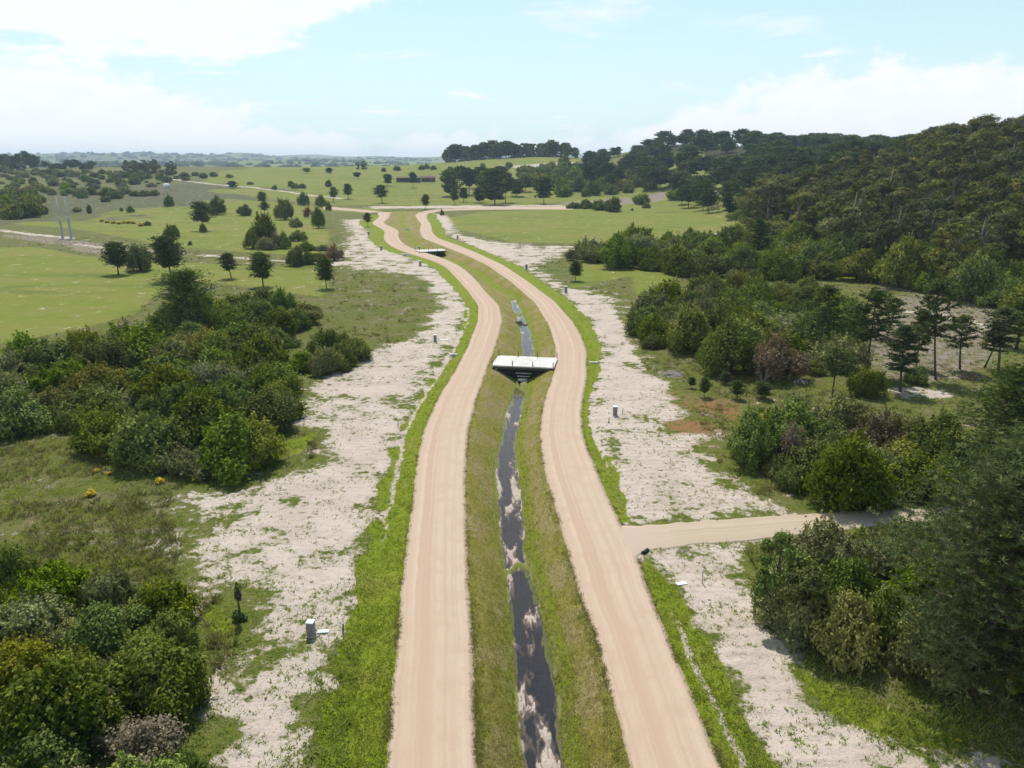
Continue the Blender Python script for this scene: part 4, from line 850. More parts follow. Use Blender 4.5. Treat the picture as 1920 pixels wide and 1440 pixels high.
# near right: big pines and slim trees
PINE(1822,1300,480,360,'huge dark pine spreading over the lower right corner',None,BIGP[0],tilt=0.03)
PINE(2010,1330,560,380,'second dark pine standing behind the huge one, cut by the frame',None,BIGP[1])
PINE(1885,905,215,185,'dark pine at the right edge above the side track',None,BIGP[1])
PINE(1446,1168,175,95,'slim crooked small tree at the corner of the lower right thicket',None,LEAFY[1],'broadleaf_tree')
PINE(1500,1200,150,110,'grey-stemmed small tree beside the slim crooked one',None,LEAFY[0],'broadleaf_tree')
S(1502,1190,135,105,'silver','pale grey-green shrub at the front of the lower right thicket')
# eucalyptus stand, pine ridge, knoll wood, left tree rows
def stand(n, poly_xy, name, label, group, src, hr, far=True, spacing=7.0, wr=(0.85, 1.2), words=None):
    P = np.array(poly_xy, float); lo, hi = P.min(0), P.max(0); pts = []; C_ = rng.uniform(lo, hi, (8000, 2)); C_ = C_[inpoly(C_[:, 0], C_[:, 1], P)]
    for p in C_:
        if any((p[0]-q[0])**2+(p[1]-q[1])**2 < spacing**2 for q in pts): continue
        pts.append(p)
        if len(pts) >= n: break
    for p in pts:
        z = float(H(p[0], p[1]))-0.2; h = rng.uniform(*hr); s = src[int(rng.integers(len(src)))]; d, sd_ = sector(p[0], p[1], P)
        lb = label.format(s=f'{d} {sd_}', t='tall' if h > (hr[0]+hr[1])/2 else 'lower')
        if far:
            q = h/s[1]*rng.uniform(*wr); tag(link(name, s[0], None, (p[0], p[1], z), rng.uniform(0, 6.28), (q, q, h/s[1])), lb, 'tree', group)
        else:
            q = h/s[2]*rng.uniform(*wr); plant(name, (p[0], p[1], z), (('trunk', s[0]), ('crown', s[1])), (q, q, h/s[2]), lb, 'tree', group)
    return len(pts)
n1 = stand(110, [(98,268),(110,184),(165,205),(240,300),(270,410),(160,400),(106,335)], 'gum_tree', '{t} brownish olive gum tree, {s} of the gum stand', 'gum trees of the right hill', GUM, (18, 27), False, 9.5, (1.1, 1.5))
n2 = stand(130, [(120,420),(112,350),(160,400),(270,412),(400,480),(420,620),(260,640),(124,640)], 'ridge_pine', '{t} dark pine, {s} of the right ridge wood', 'pines of the right ridge', FPIN, (11, 18), True, 12.0, (1.0, 1.35))
n2 += stand(165, [(124,640),(260,640),(430,640),(620,760),(560,1050),(300,1100),(170,1050),(135,860)], 'ridge_pine', '{t} dark pine, {s} of the far ridge wood', 'pines of the far ridge', FPIN, (13, 20), True, 15.0, (1.3, 1.8))
n2 += stand(60, [(250,310),(330,330),(520,420),(640,620),(440,560),(300,420)], 'hilltop_pine', '{t} dark pine, {s} of the hilltop behind the gums', 'pines behind the gum trees', FPIN, (13, 19), True, 13.0, (1.0, 1.35))
n3 = stand(95, [(-98,1110),(78,1110),(85,1190),(-100,1190)], 'knoll_tree', '{t} dark tree, {s} of the middle knoll wood', 'trees on the middle knoll', FGUM+FPIN[:1], (17, 25), True, 9, (1.0, 1.4))
n3 += stand(14, [(75,1080),(150,1050),(160,1120),(90,1140)], 'knoll_tree', '{t} dark tree, {s} of the row right of the knoll', 'trees trailing from the knoll wood', FGUM+FPIN, (9, 15), True, 10, (0.9, 1.2))
print('stands', n1, n2, n3)
def treerow(px0, px1, py, n, hpx, wpx, name, label, group, src, jit=3):
    for i in range(n):
        a = px0+(px1-px0)*(i+rng.random()*0.7)/n
        FAR(a, py+rng.uniform(-jit, jit), hpx*rng.uniform(0.7, 1.2), wpx*rng.uniform(0.8, 1.2), name, label+('left part' if i < n/3 else 'middle part' if i < 2*n/3 else 'right part'), group, src)
treerow(0, 70, 318, 14, 26, 16, 'distant_tree', 'dark tree of the wood at the left edge of the horizon, ', 'trees at the left horizon', FGUM+FPIN)
treerow(85, 180, 318, 14, 13, 14, 'distant_tree', 'dark low tree of the row left of the tall grove, ', 'trees of the low left row', FPIN)
treerow(232, 300, 326, 14, 24, 13, 'distant_tree', 'dark tree of the tall grove on the left field horizon, ', 'trees of the left grove', FGUM)
treerow(312, 330, 326, 4, 23, 11, 'distant_tree', 'dark tree of the pair right of the tall grove, ', 'trees right of the left grove', FGUM)
treerow(670, 690, 318, 3, 16, 9, 'distant_tree', 'slim dark tree on the ridge left of the house, ', 'slim trees on the ridge', FGUM, 1)
for i, (a, b, c, d, sp) in enumerate(((128,363,12,32,'bright'),(168,366,16,22,'bright'),(200,368,18,28,'dark'),(226,368,12,20,'dark'),(255,368,12,22,'dark'),(270,368,13,24,'dark'),(290,367,12,20,'dark'),(62,345,14,18,'dark'),(215,335,12,22,'dark'),(258,338,14,26,'dark'),(90,330,14,30,'dark'),(115,332,12,26,'silver'),(15,318,10,20,'dark'),(430,333,7,14,'dark'),(470,346,6,14,'dark'),(545,350,12,14,'bright'),(555,353,10,16,'dark'),(568,353,10,14,'dark'),(515,356,10,10,'dark'),(616,350,14,15,'bright'),(745,320,9,14,'dark'),(720,322,8,10,'dark'),(790,318,9,14,'dark'),(800,316,10,14,'bright'),(812,318,8,14,'dark'),(845,318,7,12,'dark'),(905,314,10,12,'silver'),(955,313,10,16,'dark'),(1000,322,10,18,'silver'),(985,336,10,20,'bright'),(1030,318,12,20,'dark'))):
    S(a, b, c, d, sp, f'distant {SPLOOK[sp]} ' + ('in the hedge behind the two poles' if a < 300 and b > 360 else 'on the left heath' if a < 300 else 'dotted on the far green slope' if a < 700 else 'scattered around the long house' if a < 850 else 'on the slope of the middle knoll'), 'distant scattered shrubs', True)
# dead and special plants
for i, (a, b, c, d) in enumerate(((545,800,62,36),(395,880,42,60),(1430,720,30,34),(1500,590,26,30))):
    x, y, z, t = at(a, b); k = t/FPX
    plant('bare_shrub', (x, y, z), (('branches', TWIG[i % 2]),), (d*k*0.6, d*k*0.6, c*k), ['grey leafless shrub at the sandy edge of the left thicket','grey leafless branches among shrubs of the left thicket','grey bare shrub at the left of the right thicket','grey bare shrub inside the right thicket'][i], 'shrub', None)
x, y, z, t = at(450, 1162); k = t/FPX
e = link('burnt_sapling', None, None, (x, y, z)); tag(e, 'scorched thin sapling with a brown and green tuft on the sand', 'tree')
MB().tube([(0, 0, -.1), (.06, 0, 1.0), (-.03, .05, 1.9), (.10, 0, 2.7)], [.09, .07, .05, .03], 7).build('trunk', M['bark'], e, True)
P_, N_, T_ = shrub_points(rng, 1500, 5); o = link('crown', leafmesh('crown', P_, N_, 0.14, T_, M['L_brown'], rng), e, (0.04, 0, 1.55), 0, (.36, .36, .9))
P_, N_, T_ = shrub_points(rng, 900, 5); o = link('top_tuft', leafmesh('top_tuft', P_, N_, 0.16, T_, M['L_bright'], rng), e, (0.08, 0, 2.35), 0, (.30, .30, .6))
P_, N_, T_ = shrub_points(rng, 1500, 5); o = link('base_growth', leafmesh('base_growth', P_, N_, 0.12, T_, M['L_dark'], rng), e, (0, 0, 0), 0, (.62, .62, .65))
# yellow flowering weeds
def flower(px, py, wpx, label):
    x, y, z, t = at(px, py); k = t/FPX; r = wpx*k/2
    e = link('flowering_weed', None, None, (x, y, z), rng.uniform(0, 6), (r, r, r*0.8)); tag(e, label, 'weed', 'yellow flowering weeds')
    fo = link('foliage', SHR['yellow'][0][1], e); fo.scale = (.9, .9, .8)
    P_, N_, T_ = shrub_points(rng, 1800, 6); P_ = P_[P_[:, 2] > 0.35]; me = leafmesh('blossom', P_*1.08, rng.normal(size=(len(P_), 3))*.4+np.array([0, 0, 1.0]), 0.10, np.ones(len(P_)), M['flower'], rng); link('blossom', me, e)
for a, b, c, l in ((170,930,24,'largest yellow flowering weed in the left grass'),(195,858,14,'small yellow flowering weed above the largest one'),(182,885,12,'tiny yellow weed just above the largest one'),(205,890,12,'tiny yellow weed right of its twin'),(300,905,20,'yellow flowering weed at the sand edge'),(364,903,12,'small yellow weed below the thicket tip'),(80,1090,14,'yellow flowering weed above the lower left thicket'),(1798,1392,12,'yellow weed in the grass at the lower right')):
    flower(a, b, c, l)
for i in range(9):
    flower(195+i*9+rng.uniform(-7, 7), 416+i*0.9+rng.uniform(-2.5, 2.5), 10, 'yellow flowering weed in the streak across the left field')

# ------------------------------------------------------------------ built things
def bridge(name, c0, c1, depth_m, label, gapz):
    """low deck of three slabs on two beams between the roads; c0 and c1: front ends of the deck"""
    a = np.array(c0); b = np.array(c1); ax = b-a; L = float(np.hypot(*ax)); rz = math.atan2(ax[1], ax[0])
    e = link(name, None, None, (a[0], a[1], 0), rz); tag(e, label, 'bridge', 'bridges across the ditch')
    W = depth_m
    for i in range(3):
        m = MB(); l = L/3-0.03; m.box((L*(i+.5)/3, W/2, 0.36), (l, W, 0.20)); m.build('deck_slab', M['deck'], e)
    for yy in (0.14, W-0.14):
        MB().box((L/2, yy, 0.075), (L-0.5, 0.20, 0.36)).build('edge_beam', M['postdark'], e)
    for xx in (0.7, L-0.7): MB().box((xx, W/2, -0.2), (0.35, W-0.5, 0.9)).build('abutment', M['concrete'], e)
    for yy in (0.06, W-0.06):
        for i in range(4):
            MB().box((0.12+(L-0.24)*i/3, yy, 0.90), (0.13, 0.13, 0.88), 0, 0.85).build('post', M['postdark'], e)
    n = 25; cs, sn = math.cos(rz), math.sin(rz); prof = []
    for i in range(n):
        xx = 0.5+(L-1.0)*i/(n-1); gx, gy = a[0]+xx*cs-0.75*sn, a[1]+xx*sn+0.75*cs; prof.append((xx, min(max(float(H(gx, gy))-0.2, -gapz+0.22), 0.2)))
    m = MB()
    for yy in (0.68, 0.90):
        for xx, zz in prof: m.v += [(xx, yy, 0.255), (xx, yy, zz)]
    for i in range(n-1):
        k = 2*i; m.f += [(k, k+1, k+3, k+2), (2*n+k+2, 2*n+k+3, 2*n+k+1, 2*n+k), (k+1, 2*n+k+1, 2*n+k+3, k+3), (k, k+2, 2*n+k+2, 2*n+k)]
    m.build('deck_shade_panel', M['black'], e)  # added V panel, near-black to put the deep under-deck shade into its colour
    for i, zz in enumerate((-gapz+1.15, -gapz+0.62)):
        w_ = 1.3-0.25*i; m = MB(); m.tube([(L/2-w_+.1, 0.52, zz), (L/2+w_+.1, 0.52, zz)], 0.10, 8); m.build('crossing_pipe', M['pole'], e, True)
    return e
def gz(px, py, z): q = gp(px, py, z); return (float(q[0]), float(q[1]))
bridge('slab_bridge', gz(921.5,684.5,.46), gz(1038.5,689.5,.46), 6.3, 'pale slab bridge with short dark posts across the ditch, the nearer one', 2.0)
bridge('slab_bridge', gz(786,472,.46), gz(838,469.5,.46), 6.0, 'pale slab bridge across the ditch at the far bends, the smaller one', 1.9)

def cabinet(px, py, label, s=1.0, rz=0.0):
    x, y, z, t = at(px, py); e = link('utility_cabinet', None, None, (x, y, z-0.05), rz, s); tag(e, label, 'utility box', 'meter cabinets along the roads')
    MB().box((0, 0, 0.06), (0.66, 0.62, 0.16)).build('plinth', M['concrete'], e)
    MB().box((0, 0, 0.71), (0.54, 0.50, 1.14)).build('body', M['cabinet'], e)
    MB().box((0, 0, 1.315), (0.60, 0.56, 0.07), 0, 0.94).build('cap', M['white'], e)
    d = MB().box((0, -0.257, 0.74), (0.42, 0.02, 0.86)).build('door', M['cabinet'], e)
    MB().box((0.15, -0.276, 0.74), (0.03, 0.018, 0.12)).build('handle', M['black'], d)
cabinet(584,1192,'grey meter cabinet with white cap on the sand, the nearest one',0.92, R(-6)); cabinet(816,640,'grey meter cabinet left of the nearer bridge'); cabinet(1153,779,'grey meter cabinet on the furrowed sand right of the roads')
cabinet(715,469,'grey meter cabinet left of the far bends',1.3); cabinet(788,499,'grey meter cabinet below the far bends on the left sand',1.3); cabinet(858,448,'grey meter cabinet right of the far bridge',1.3); cabinet(987,505,'grey meter cabinet beside the right road bend',1.3); cabinet(1061,549,'grey meter cabinet below the little umbrella pine',1.3); cabinet(691,441,'grey meter cabinet farthest up the left road',1.3)
def stake(px, py, h, label, rad=0.05, mat='postdark', lean=0.08):
    x, y, z, t = at(px, py); e = link('marker_stake', None, None, (x, y, z)); tag(e, label, 'stake', 'marker stakes on the sand')
    MB().tube([(0, 0, -0.15), (lean*h*0.5, 0, h*0.5), (lean*h, 0.02, h)], [rad, rad, rad*0.9], 8).build('shaft', M[mat], e, True)
    MB().lathe([(rad*1.25, 0), (rad*1.25, 0.05), (rad*0.5, 0.08)], (lean*h, 0.02, h), 8).build('cap', M['steel'], e)
stake(643,1187,0.75,'short grey stake on the sand beside the nearest cabinet',0.06); stake(746,800,0.8,'short dark stake by the left verge below the bridge'); stake(1141,793,0.7,'short dark stake in front of the right cabinet'); stake(1167,775,0.7,'thin stake right of the right cabinet',0.04); stake(1317,1094,1.05,'grey stake leaning on the sand below the side track',0.05,'steel',-0.04); stake(1134,634,0.8,'thin stake on the sand right of the right road')
def plate(px, py, wx, wy, rz, label):
    x, y, z, t = at(px, py); m = MB(); m.box((0, 0, 0.05), (wx, wy, 0.08), 0, 0.97); o = m.build('concrete_cover', M['white']); o.location = (x, y, z); o.rotation_euler.z = rz; tag(o, label, 'slab')
plate(606,1185,0.8,0.34,0.1,'white slab lying on the sand beside the nearest cabinet'); plate(1278,1095,0.85,0.38,0.25,'white slab lying on the sand below the side track'); plate(833,637,1.5,0.5,0.05,'pale slab beside the cabinet left of the bridge')
def headwall(px, py, wd, label, h=0.5, rz=0.0):
    x, y, z, t = at(px, py); e = link('culvert_headwall', None, None, (x, y, z-0.15), rz); tag(e, label, 'culvert', 'culvert headwalls in the verges')
    MB().box((0, 0, h/2+.05), (wd, 0.22, h+.1)).build('wall', M['white'], e)
    for s in (-1, 1): MB().box((s*(wd/2-0.1), 0.38, h/2), (0.2, 0.5, h*0.9)).build('wing', M['white'], e)
    MB().tube([(0, -0.02, h*.42), (0, -0.16, h*.42)], h*0.34, 14).build('pipe', M['black'], e)
headwall(850,668,1.3,'white culvert headwall in the left verge beside the bridge'); headwall(1113,681,1.4,'white culvert headwall in the right verge beside the bridge',0.3); headwall(760,479,3.4,'pale culvert wall left of the far bridge',0.7,R(-14)); headwall(763,431,2.6,'small white culvert wall between the far bends',0.8); headwall(786,466,1.6,'pale culvert block at the left end of the far bridge',0.9)
x, y, z, t = at(1205, 1039); e = link('drain_pipe', None, None, (x, y, z), R(20)); tag(e, 'black drain pipe end at the corner of the side track', 'pipe')
MB().tube([(0, 0, .08), (0.7, 0.35, .08)], 0.18, 14).build('barrel', M['black'], e, True)
# two tall concrete poles
for i, (a, b, tx) in enumerate(((118,449,110),(134,449,127))):
    x, y, z, t = at(a, b); k = t/FPX; hh = 78*k
    e = link('concrete_pole', None, None, (x, y, z)); tag(e, ['tall pale concrete pole on the left field, left of the pair','tall pale concrete pole on the left field, right of the pair'][i], 'pole', 'pair of tall poles')
    MB().lathe([(0.62, -.3), (0.60, 0.2), (0.42, hh*0.5), (0.27, hh)], k=12).build('shaft', M['pole'], e, True)
    MB().box((0, 0, 0.1), (2.2, 2.2, 0.5), 0, 0.9).build('footing', M['concrete'], e)
    MB().lathe([(0.46, hh*0.52), (0.46, hh*0.54)], k=12).build('collar', M['white'], e)
    MB().lathe([(0.30, hh), (0.30, hh+0.12), (0.1, hh+0.25)], k=12).build('cap', M['steel'], e)
x, y, z, t = at(1503, 425); k = t/FPX; e = link('utility_pole', None, None, (x, y, z)); tag(e, 'slim grey pole standing before the gum trees', 'pole')
MB().lathe([(0.24, -.2), (0.14, 50*k)], k=8).build('shaft', M['pole'], e, True); MB().box((0, 0, 46*k), (2.0, 0.12, 0.14)).build('crossarm', M['pole'], e); MB().box((-.35, 0, 30*k), (0.5, 0.5, 0.9)).build('transformer', M['white'], e)
def tower(px, py, hpx, wpx, label, mat):
    x, y, z, t = at(px, py); k = t/FPX; hh = hpx*k; w_ = wpx*k
    e = link('water_tower', None, None, (x, y, z)); tag(e, label, 'water tower', 'water towers')
    MB().lathe([(w_*.40, hh*.78), (w_*.5, hh*.80), (w_*.5, hh*.93), (w_*.36, hh*.98), (w_*.05, hh)], k=16).build('tank', M[mat], e, True)
    MB().lathe([(w_*.58, hh*.755), (w_*.58, hh*.775)], k=12).build('platform', M['steel'], e)
    for sx in (-1, 1):
        for sy in (-1, 1): MB().tube([(sx*w_*.62, sy*w_*.62, -.2), (sx*w_*.36, sy*w_*.36, hh*.76)], 0.17, 6).build('leg', M['steel'], e)
    for q in (0.25, 0.52):
        r = w_*(.62-.26*q/.76)
        for s in (-1, 1):
            MB().box((0, s*r, hh*q), (2*r, .14, .14)).build('brace', M['steel'], e); MB().box((s*r, 0, hh*q), (.14, 2*r, .14)).build('brace', M['steel'], e)
tower(1340,398,39,11,'pale domed water tank on a tall stand at the edge of the right field','white'); tower(316,378,33,11,'distant white domed water tower above the left field','white')
# long house
x, y, z, t = at(766, 341); k = t/FPX; e = link('long_house', None, None, (x, y, z-0.3), R(-3)); tag(e, 'long low dark house with red roof on the far slope', 'house')
Lh = 43*k
MB().box((0, 0, 2.4), (Lh, 9, 5.2)).build('wall', M['walldark'], e)
rf = MB(); rf.v = [(-Lh/2-.8, -5.6, 5.1), (Lh/2+.8, -5.6, 5.1), (Lh/2+.8, 5.6, 5.1), (-Lh/2-.8, 5.6, 5.1), (-Lh/2-.8, 0, 5.9), (Lh/2+.8, 0, 5.9)]; rf.f = [(0, 1, 5, 4), (2, 3, 4, 5), (1, 2, 5), (3, 0, 4), (3, 2, 1, 0)]
r_ = rf.build('roof', M['roofred'], e); MB().box((0, -5.75, 4.9), (Lh+1.8, .25, .55)).build('fascia', M['pole'], r_)
for i in range(7):
    wn = MB().box((-Lh/2+Lh*(i+.5)/7, -4.55, 2.5), (2.0, .16, 2.2)).build('window', M['glass'], e); MB().box((-Lh/2+Lh*(i+.5)/7, -4.66, 1.3), (2.3, .2, .15)).build('sill', M['concrete'], wn)
MB().box((Lh*0.12, -4.56, 1.4), (1.2, .14, 2.6)).build('door', M['wallred'], e)
x, y, z, t = at(803, 340); k = t/FPX; e = link('small_house', None, None, (x, y, z-0.2), R(-3)); tag(e, 'smaller reddish house at the right end of the long house', 'house'); Ls = 24*k
MB().box((0, 0, 2), (Ls, 8, 4.4)).build('wall', M['wallred'], e)
rf = MB(); rf.v = [(-Ls/2-.6, -4.8, 4.2), (Ls/2+.6, -4.8, 4.2), (Ls/2+.6, 4.8, 4.2), (-Ls/2-.6, 4.8, 4.2), (-Ls/2-.6, 0, 6.2), (Ls/2+.6, 0, 6.2)]; rf.f = [(0, 1, 5, 4), (2, 3, 4, 5), (1, 2, 5), (3, 0, 4), (3, 2, 1, 0)]; rf.build('roof', M['roofred'], e)
for i in range(3): MB().box((-Ls/2+Ls*(i+.5)/3, -4.06, 2.1), (1.6, .16, 1.7)).build('window', M['glass'], e)
# brush piles and ash heaps
def heap(px, py, wpx, h, mat, name, label, cat, group, n=90):
    x, y, z, t = at(px, py); r = wpx*t/FPX/2; m = MB()
    if mat == 'brush':
        for i in range(n):
            a = rng.uniform(0, 6.28); q = r*math.sqrt(rng.random()); zz = h*(1-(q/r)**2)*rng.random(); b = rng.uniform(0, 6.28); l = rng.uniform(.5, 1.3)
            c = Vector((q*math.cos(a), q*math.sin(a)*.6, zz+.08)); m.tube([tuple(c), tuple(c+Vector((l*math.cos(b), l*math.sin(b), rng.uniform(-.15, .35))))], [rng.uniform(.05, .14), .03], 4)
    else:
        k = 16; m.v.append((0, 0, h))
        for j in range(1, 6):
            for i in range(k):
                a = 2*math.pi*i/k; q = r*j/5*(1+.18*math.sin(3*a+j)+rng.uniform(-.06, .06)); m.v.append((q*math.cos(a), q*math.sin(a)*.75, h*(1-(j/5)**1.5)+rng.uniform(-.05, .05)-(0.15 if j == 5 else 0)))
        m.f += [(0, 1+i, 1+(i+1) % k) for i in range(k)]
        for j in range(4): m.f += [(1+j*k+i, 1+(j+1)*k+i, 1+(j+1)*k+(i+1) % k, 1+j*k+(i+1) % k) for i in range(k)]
    o = m.build(name, M[mat]); o.location = (x, y, z); tag(o, label, cat, group)
heap(1262,702,42,0.35,'scoria','ash_heap','grey flat heap on the sand right of the bridge','heap','grey heaps'); heap(1500,716,36,0.3,'scoria','ash_heap','grey flat heap below the right thicket','heap','grey heaps'); heap(1690,532,60,0.5,'scoria','ash_heap','grey heap on the bare ground by the gum trees','heap','grey heaps'); heap(1850,572,50,0.4,'scoria','ash_heap','grey heap at the right of the bare ground','heap','grey heaps')
for i, (a, b, c) in enumerate(((1660,640,40),(1690,628,30),(1655,610,30),(1735,605,26),(1830,712,50),(1720,700,30))): heap(a, b, c, 0.8, 'brush', 'brush_pile', ['brown brush pile in the middle of the bare ground','brown brush pile right of the largest pile','brown brush pile above the largest pile','small brush pile on the upper bare ground','dark brush pile by the leaning pine','brush pile below the bare ground'][i], 'brush pile', 'brush piles on the bare ground')
heap(972,607,14,0.5,'brush','brush_pile','dark brush lying in the ditch beyond the bridge','brush pile',None,30); heap(985,613,9,0.4,'brush','brush_pile','small dark brush in the ditch water beyond the bridge','brush pile',None,20)

# ------------------------------------------------------------------ grass and weeds (stuff)
def tufts(name, X_, Y_, Z_, hgt, spread, nb, mat, label, cat, wid=0.5, lean=1.0):
    n = len(X_); k = np.repeat(np.arange(n), nb); m = len(k)
    a = rng.random(m)*2*np.pi; q = rng.random(m)**0.5*spread[k]; h = hgt[k]*(0.6+0.7*rng.random(m))
    bx = X_[k]+np.cos(a)*q; by = Y_[k]+np.sin(a)*q; a2 = a+rng.normal(size=m)*0.8; ln = lean*h*(0.5+1.2*rng.random(m))
    ww = h*wid*0.5; a3 = rng.random(m)*2*np.pi
    p0 = np.stack([bx-np.cos(a3)*ww, by-np.sin(a3)*ww, Z_[k]-0.02], 1); p1 = np.stack([bx+np.cos(a3)*ww, by+np.sin(a3)*ww, Z_[k]-0.02], 1); p2 = np.stack([bx+np.cos(a2)*ln, by+np.sin(a2)*ln, Z_[k]+h], 1)
    v = np.stack([p0, p1, p2], 1).reshape(-1, 3); me = mesh_np(name, v, [np.arange(3*m).reshape(-1, 3)], [mat]); base = rng.random(n)
    fattr(me, 'tint', np.repeat(np.clip(base[k]*0.7+0.3*rng.random(m), 0, 1), 3)); o = link(name, me); tag(o, label, cat, None, 'stuff'); print(name, m, 'tris')
def scatter(n, y0, y1, accept, xw=0.78):
    yy = np.exp(rng.uniform(math.log(y0), math.log(y1), n)); xx = rng.uniform(-1, 1, n)*(yy*xw+4); p = accept(xx, yy); k = rng.random(n) < p; return xx[k], yy[k]
def corr(xx, yy): return ed('Ll', yy), ed('Lr', yy), ed('Rl', yy), ed('Rr', yy)
Am = dict(lush=lush, sand=sand, median=median, field=field)
def acc_lush(xx, yy):
    Ll, Lr, Rl, Rr = corr(xx, yy); onroad = ((xx > Ll+.1) & (xx < Lr-.1)) | ((xx > Rl+.1) & (xx < Rr-.1)) | (dline(xx, yy, TRC) < 1.9)
    bed = (xx > ed('cl', yy)-.1) & (xx < ed('cr', yy)+.1)
    return np.where(onroad | bed, 0, np.clip(mask_at(xx, yy, lush)*1.2, 0, 1))
X_, Y_ = scatter(300000, 29, 170, acc_lush); tufts('verge_grass', X_, Y_, H(X_, Y_), 0.04+0.11*rng.random(len(X_))*(0.5+fbm(X_/2, Y_/2, 4, 2)), np.full(len(X_), 0.14), 5, M['L_grass'], 'lush bright green grass along the verges', 'grass')
def acc_med(xx, yy):
    Ll, Lr, Rl, Rr = corr(xx, yy); return np.where((xx > Lr-.12) & (xx < Rl+.12) & ~((xx > ed('cl', yy)) & (xx < ed('cr', yy))), 0.75, 0)
X_, Y_ = scatter(330000, 29, 150, acc_med, 0.30); tufts('ditch_turf', X_, Y_, H(X_, Y_), 0.035+0.06*rng.random(len(X_)), np.full(len(X_), 0.15), 5, M['L_turf'], 'short olive turf on the ditch slopes', 'grass')
def acc_edge(xx, yy):
    Ll, Lr, Rl, Rr = corr(xx, yy); d = np.minimum(np.minimum(np.abs(xx-Ll), np.abs(xx-Lr)), np.minimum(np.abs(xx-Rl), np.abs(xx-Rr))); c_ = fbm(xx/0.9, yy/1.6, 44, 3)
    return np.where(dline(xx, yy, TRC) < 2.6, 0, np.exp(-(d/0.26)**2)*sst(c_, 0.40, 0.62))
X_, Y_ = scatter(420000, 29, 150, acc_edge, 0.30); tufts('road_edge_weeds', X_, Y_, np.maximum(H(X_, Y_), 0.0)+0.015, 0.03+0.08*rng.random(len(X_))**2, 0.03+0.08*rng.random(len(X_)), 5, M['L_edge'], 'sparse weeds creeping over the road edges', 'weeds', 0.7, 1.0)
def acc_rough(xx, yy):
    Ll, Lr, Rl, Rr = corr(xx, yy); s = mask_at(xx, yy, sand); f = mask_at(xx, yy, field); return np.where((xx > Ll-2.5) & (xx < Rr+2) | (dline(xx, yy, TRC) < 2.3), 0, np.clip(1-1.6*s, 0, 1)*(1-f)*(0.2+0.7*sst(fbm(xx/3, yy/3, 23, 3), 0.38, 0.6)))
X_, Y_ = scatter(170000, 29, 220, acc_rough); tufts('rough_grass', X_, Y_, H(X_, Y_), 0.06+0.20*rng.random(len(X_))**1.5, np.full(len(X_), 0.30), 6, M['L_weed'], 'rough grass and weeds between the shrubs', 'grass')
def acc_weed(xx, yy):
    Ll, Lr, Rl, Rr = corr(xx, yy); s = mask_at(xx, yy, sand); cl = fbm(xx/2.6, yy/2.6, 29, 4, 0.6)
    return np.where((xx > Ll-1) & (xx < Rr+1) | (dline(xx, yy, TRC) < 2.2) | (s < .2), 0, sst(cl, 0.47, 0.64)*0.50+0.05)
X_, Y_ = scatter(230000, 29, 190, acc_weed); tufts('sand_weeds', X_, Y_, H(X_, Y_), 0.03+0.12*rng.random(len(X_))**2.5, 0.04+0.11*rng.random(len(X_)), 6, M['L_weed'], 'low green weeds sprinkled over the pale sand', 'weeds', 0.8, 1.0)
def acc_tus(xx, yy):
    Ll, Lr, Rl, Rr = corr(xx, yy); s_ = mask_at(xx, yy, sand); f = mask_at(xx, yy, field); cl = fbm(xx/4.5, yy/4.5, 37, 3)
    return np.where((xx > Ll-5) & (xx < Rr+9) | (dline(xx, yy, TRC) < 3.0) | (s_ > .3) | (f > .4), 0, sst(cl, 0.44, 0.60)*0.85)
X_, Y_ = scatter(60000, 30, 330, acc_tus); tufts('tussocks', X_, Y_, H(X_, Y_), 0.18+0.34*rng.random(len(X_))**1.5, 0.18+0.22*rng.random(len(X_)), 14, M['L_tussock'], 'grey and brownish tussocks in the rough ground', 'grass', 0.22, 0.7)
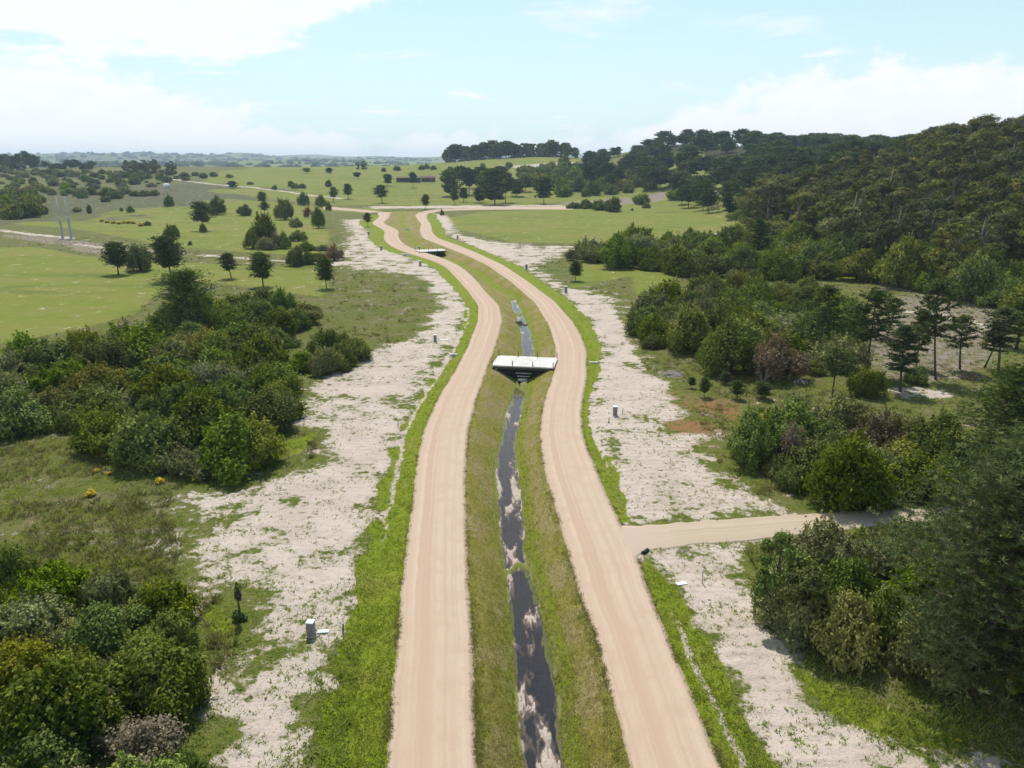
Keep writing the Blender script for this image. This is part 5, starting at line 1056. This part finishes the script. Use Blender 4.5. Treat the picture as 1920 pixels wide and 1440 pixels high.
# wooded distant hills
n = 5200; yy = rng.uniform(2300, 8800, n); xx = rng.uniform(-0.85, 0.85, n)*yy; k = fbm(xx/420, yy/260, 33, 3) > 0.47; xx, yy = xx[k], yy[k]; zz = H(xx, yy)
V = []; F = []; ico = np.array([(math.cos(a)*c, math.sin(a)*c, s) for s, c in ((0, 1), (.55, .85), (1, .25)) for a in np.linspace(0, 2*math.pi, 6, endpoint=False)])
fi = np.array([(j*6+i, j*6+(i+1) % 6, (j+1)*6+(i+1) % 6, (j+1)*6+i) for j in range(2) for i in range(6)])
for a, b, c in zip(xx, yy, zz):
    r = rng.uniform(8, 22)*(1+b/9000); p = ico*np.array([r, r, rng.uniform(9, 17)])*(1+rng.normal(size=(18, 1))*.16); F.append(fi+18*len(V)); V.append(p+np.array([a, b, c-1]))
me = mesh_np('distant_forest', np.concatenate(V), [np.concatenate(F)], [M['L_pine']]); fattr(me, 'tint', rng.random(18*len(V))); tag(link('distant_forest', me), 'blue-hazed woods covering the far hills', 'woods', None, 'stuff')

# ------------------------------------------------------------------ air
zs = float(GZ.max()); zl = float(GZ.min())
m, T = newmat('haze'); v = T.n('ShaderNodeVolumePrincipled', {'Color': (0.62, 0.80, 1.0, 1), 'Density': 0.00010, 'Anisotropy': 0.25}); T.n('ShaderNodeOutputMaterial', {1: v.outputs[0]})
xw = float(np.abs(GX).max())+60
o = MB().box((0, 4900, (zl-1+zs+32)/2), (2*xw, 10200, zs+33-zl)).build('haze', m); tag(o, 'pale blue haze in the air over the whole landscape', 'haze', None, 'stuff')
print('ground z', zl, zs, 'objects', len(bpy.data.objects))
# alike neighbours that share a description are told apart by how far away they stand
by = {}
for o in bpy.data.objects:
    if o.parent is None and 'label' in o and o.get('kind') != 'stuff': by.setdefault(o['label'], []).append(o)
ORD = ['', 'second-', 'third-', 'fourth-', 'fifth-', 'sixth-', 'seventh-', 'eighth-', 'ninth-', 'tenth-', 'eleventh-', 'twelfth-', 'thirteenth-', 'fourteenth-', 'fifteenth-', 'sixteenth-', 'seventeenth-', 'eighteenth-']
for lb, os_ in by.items():
    if 1 < len(os_) <= len(ORD):
        for i, o in enumerate(sorted(os_, key=lambda q: q.location.x**2+q.location.y**2)): o['label'] = f'{ORD[i]}nearest {lb}'
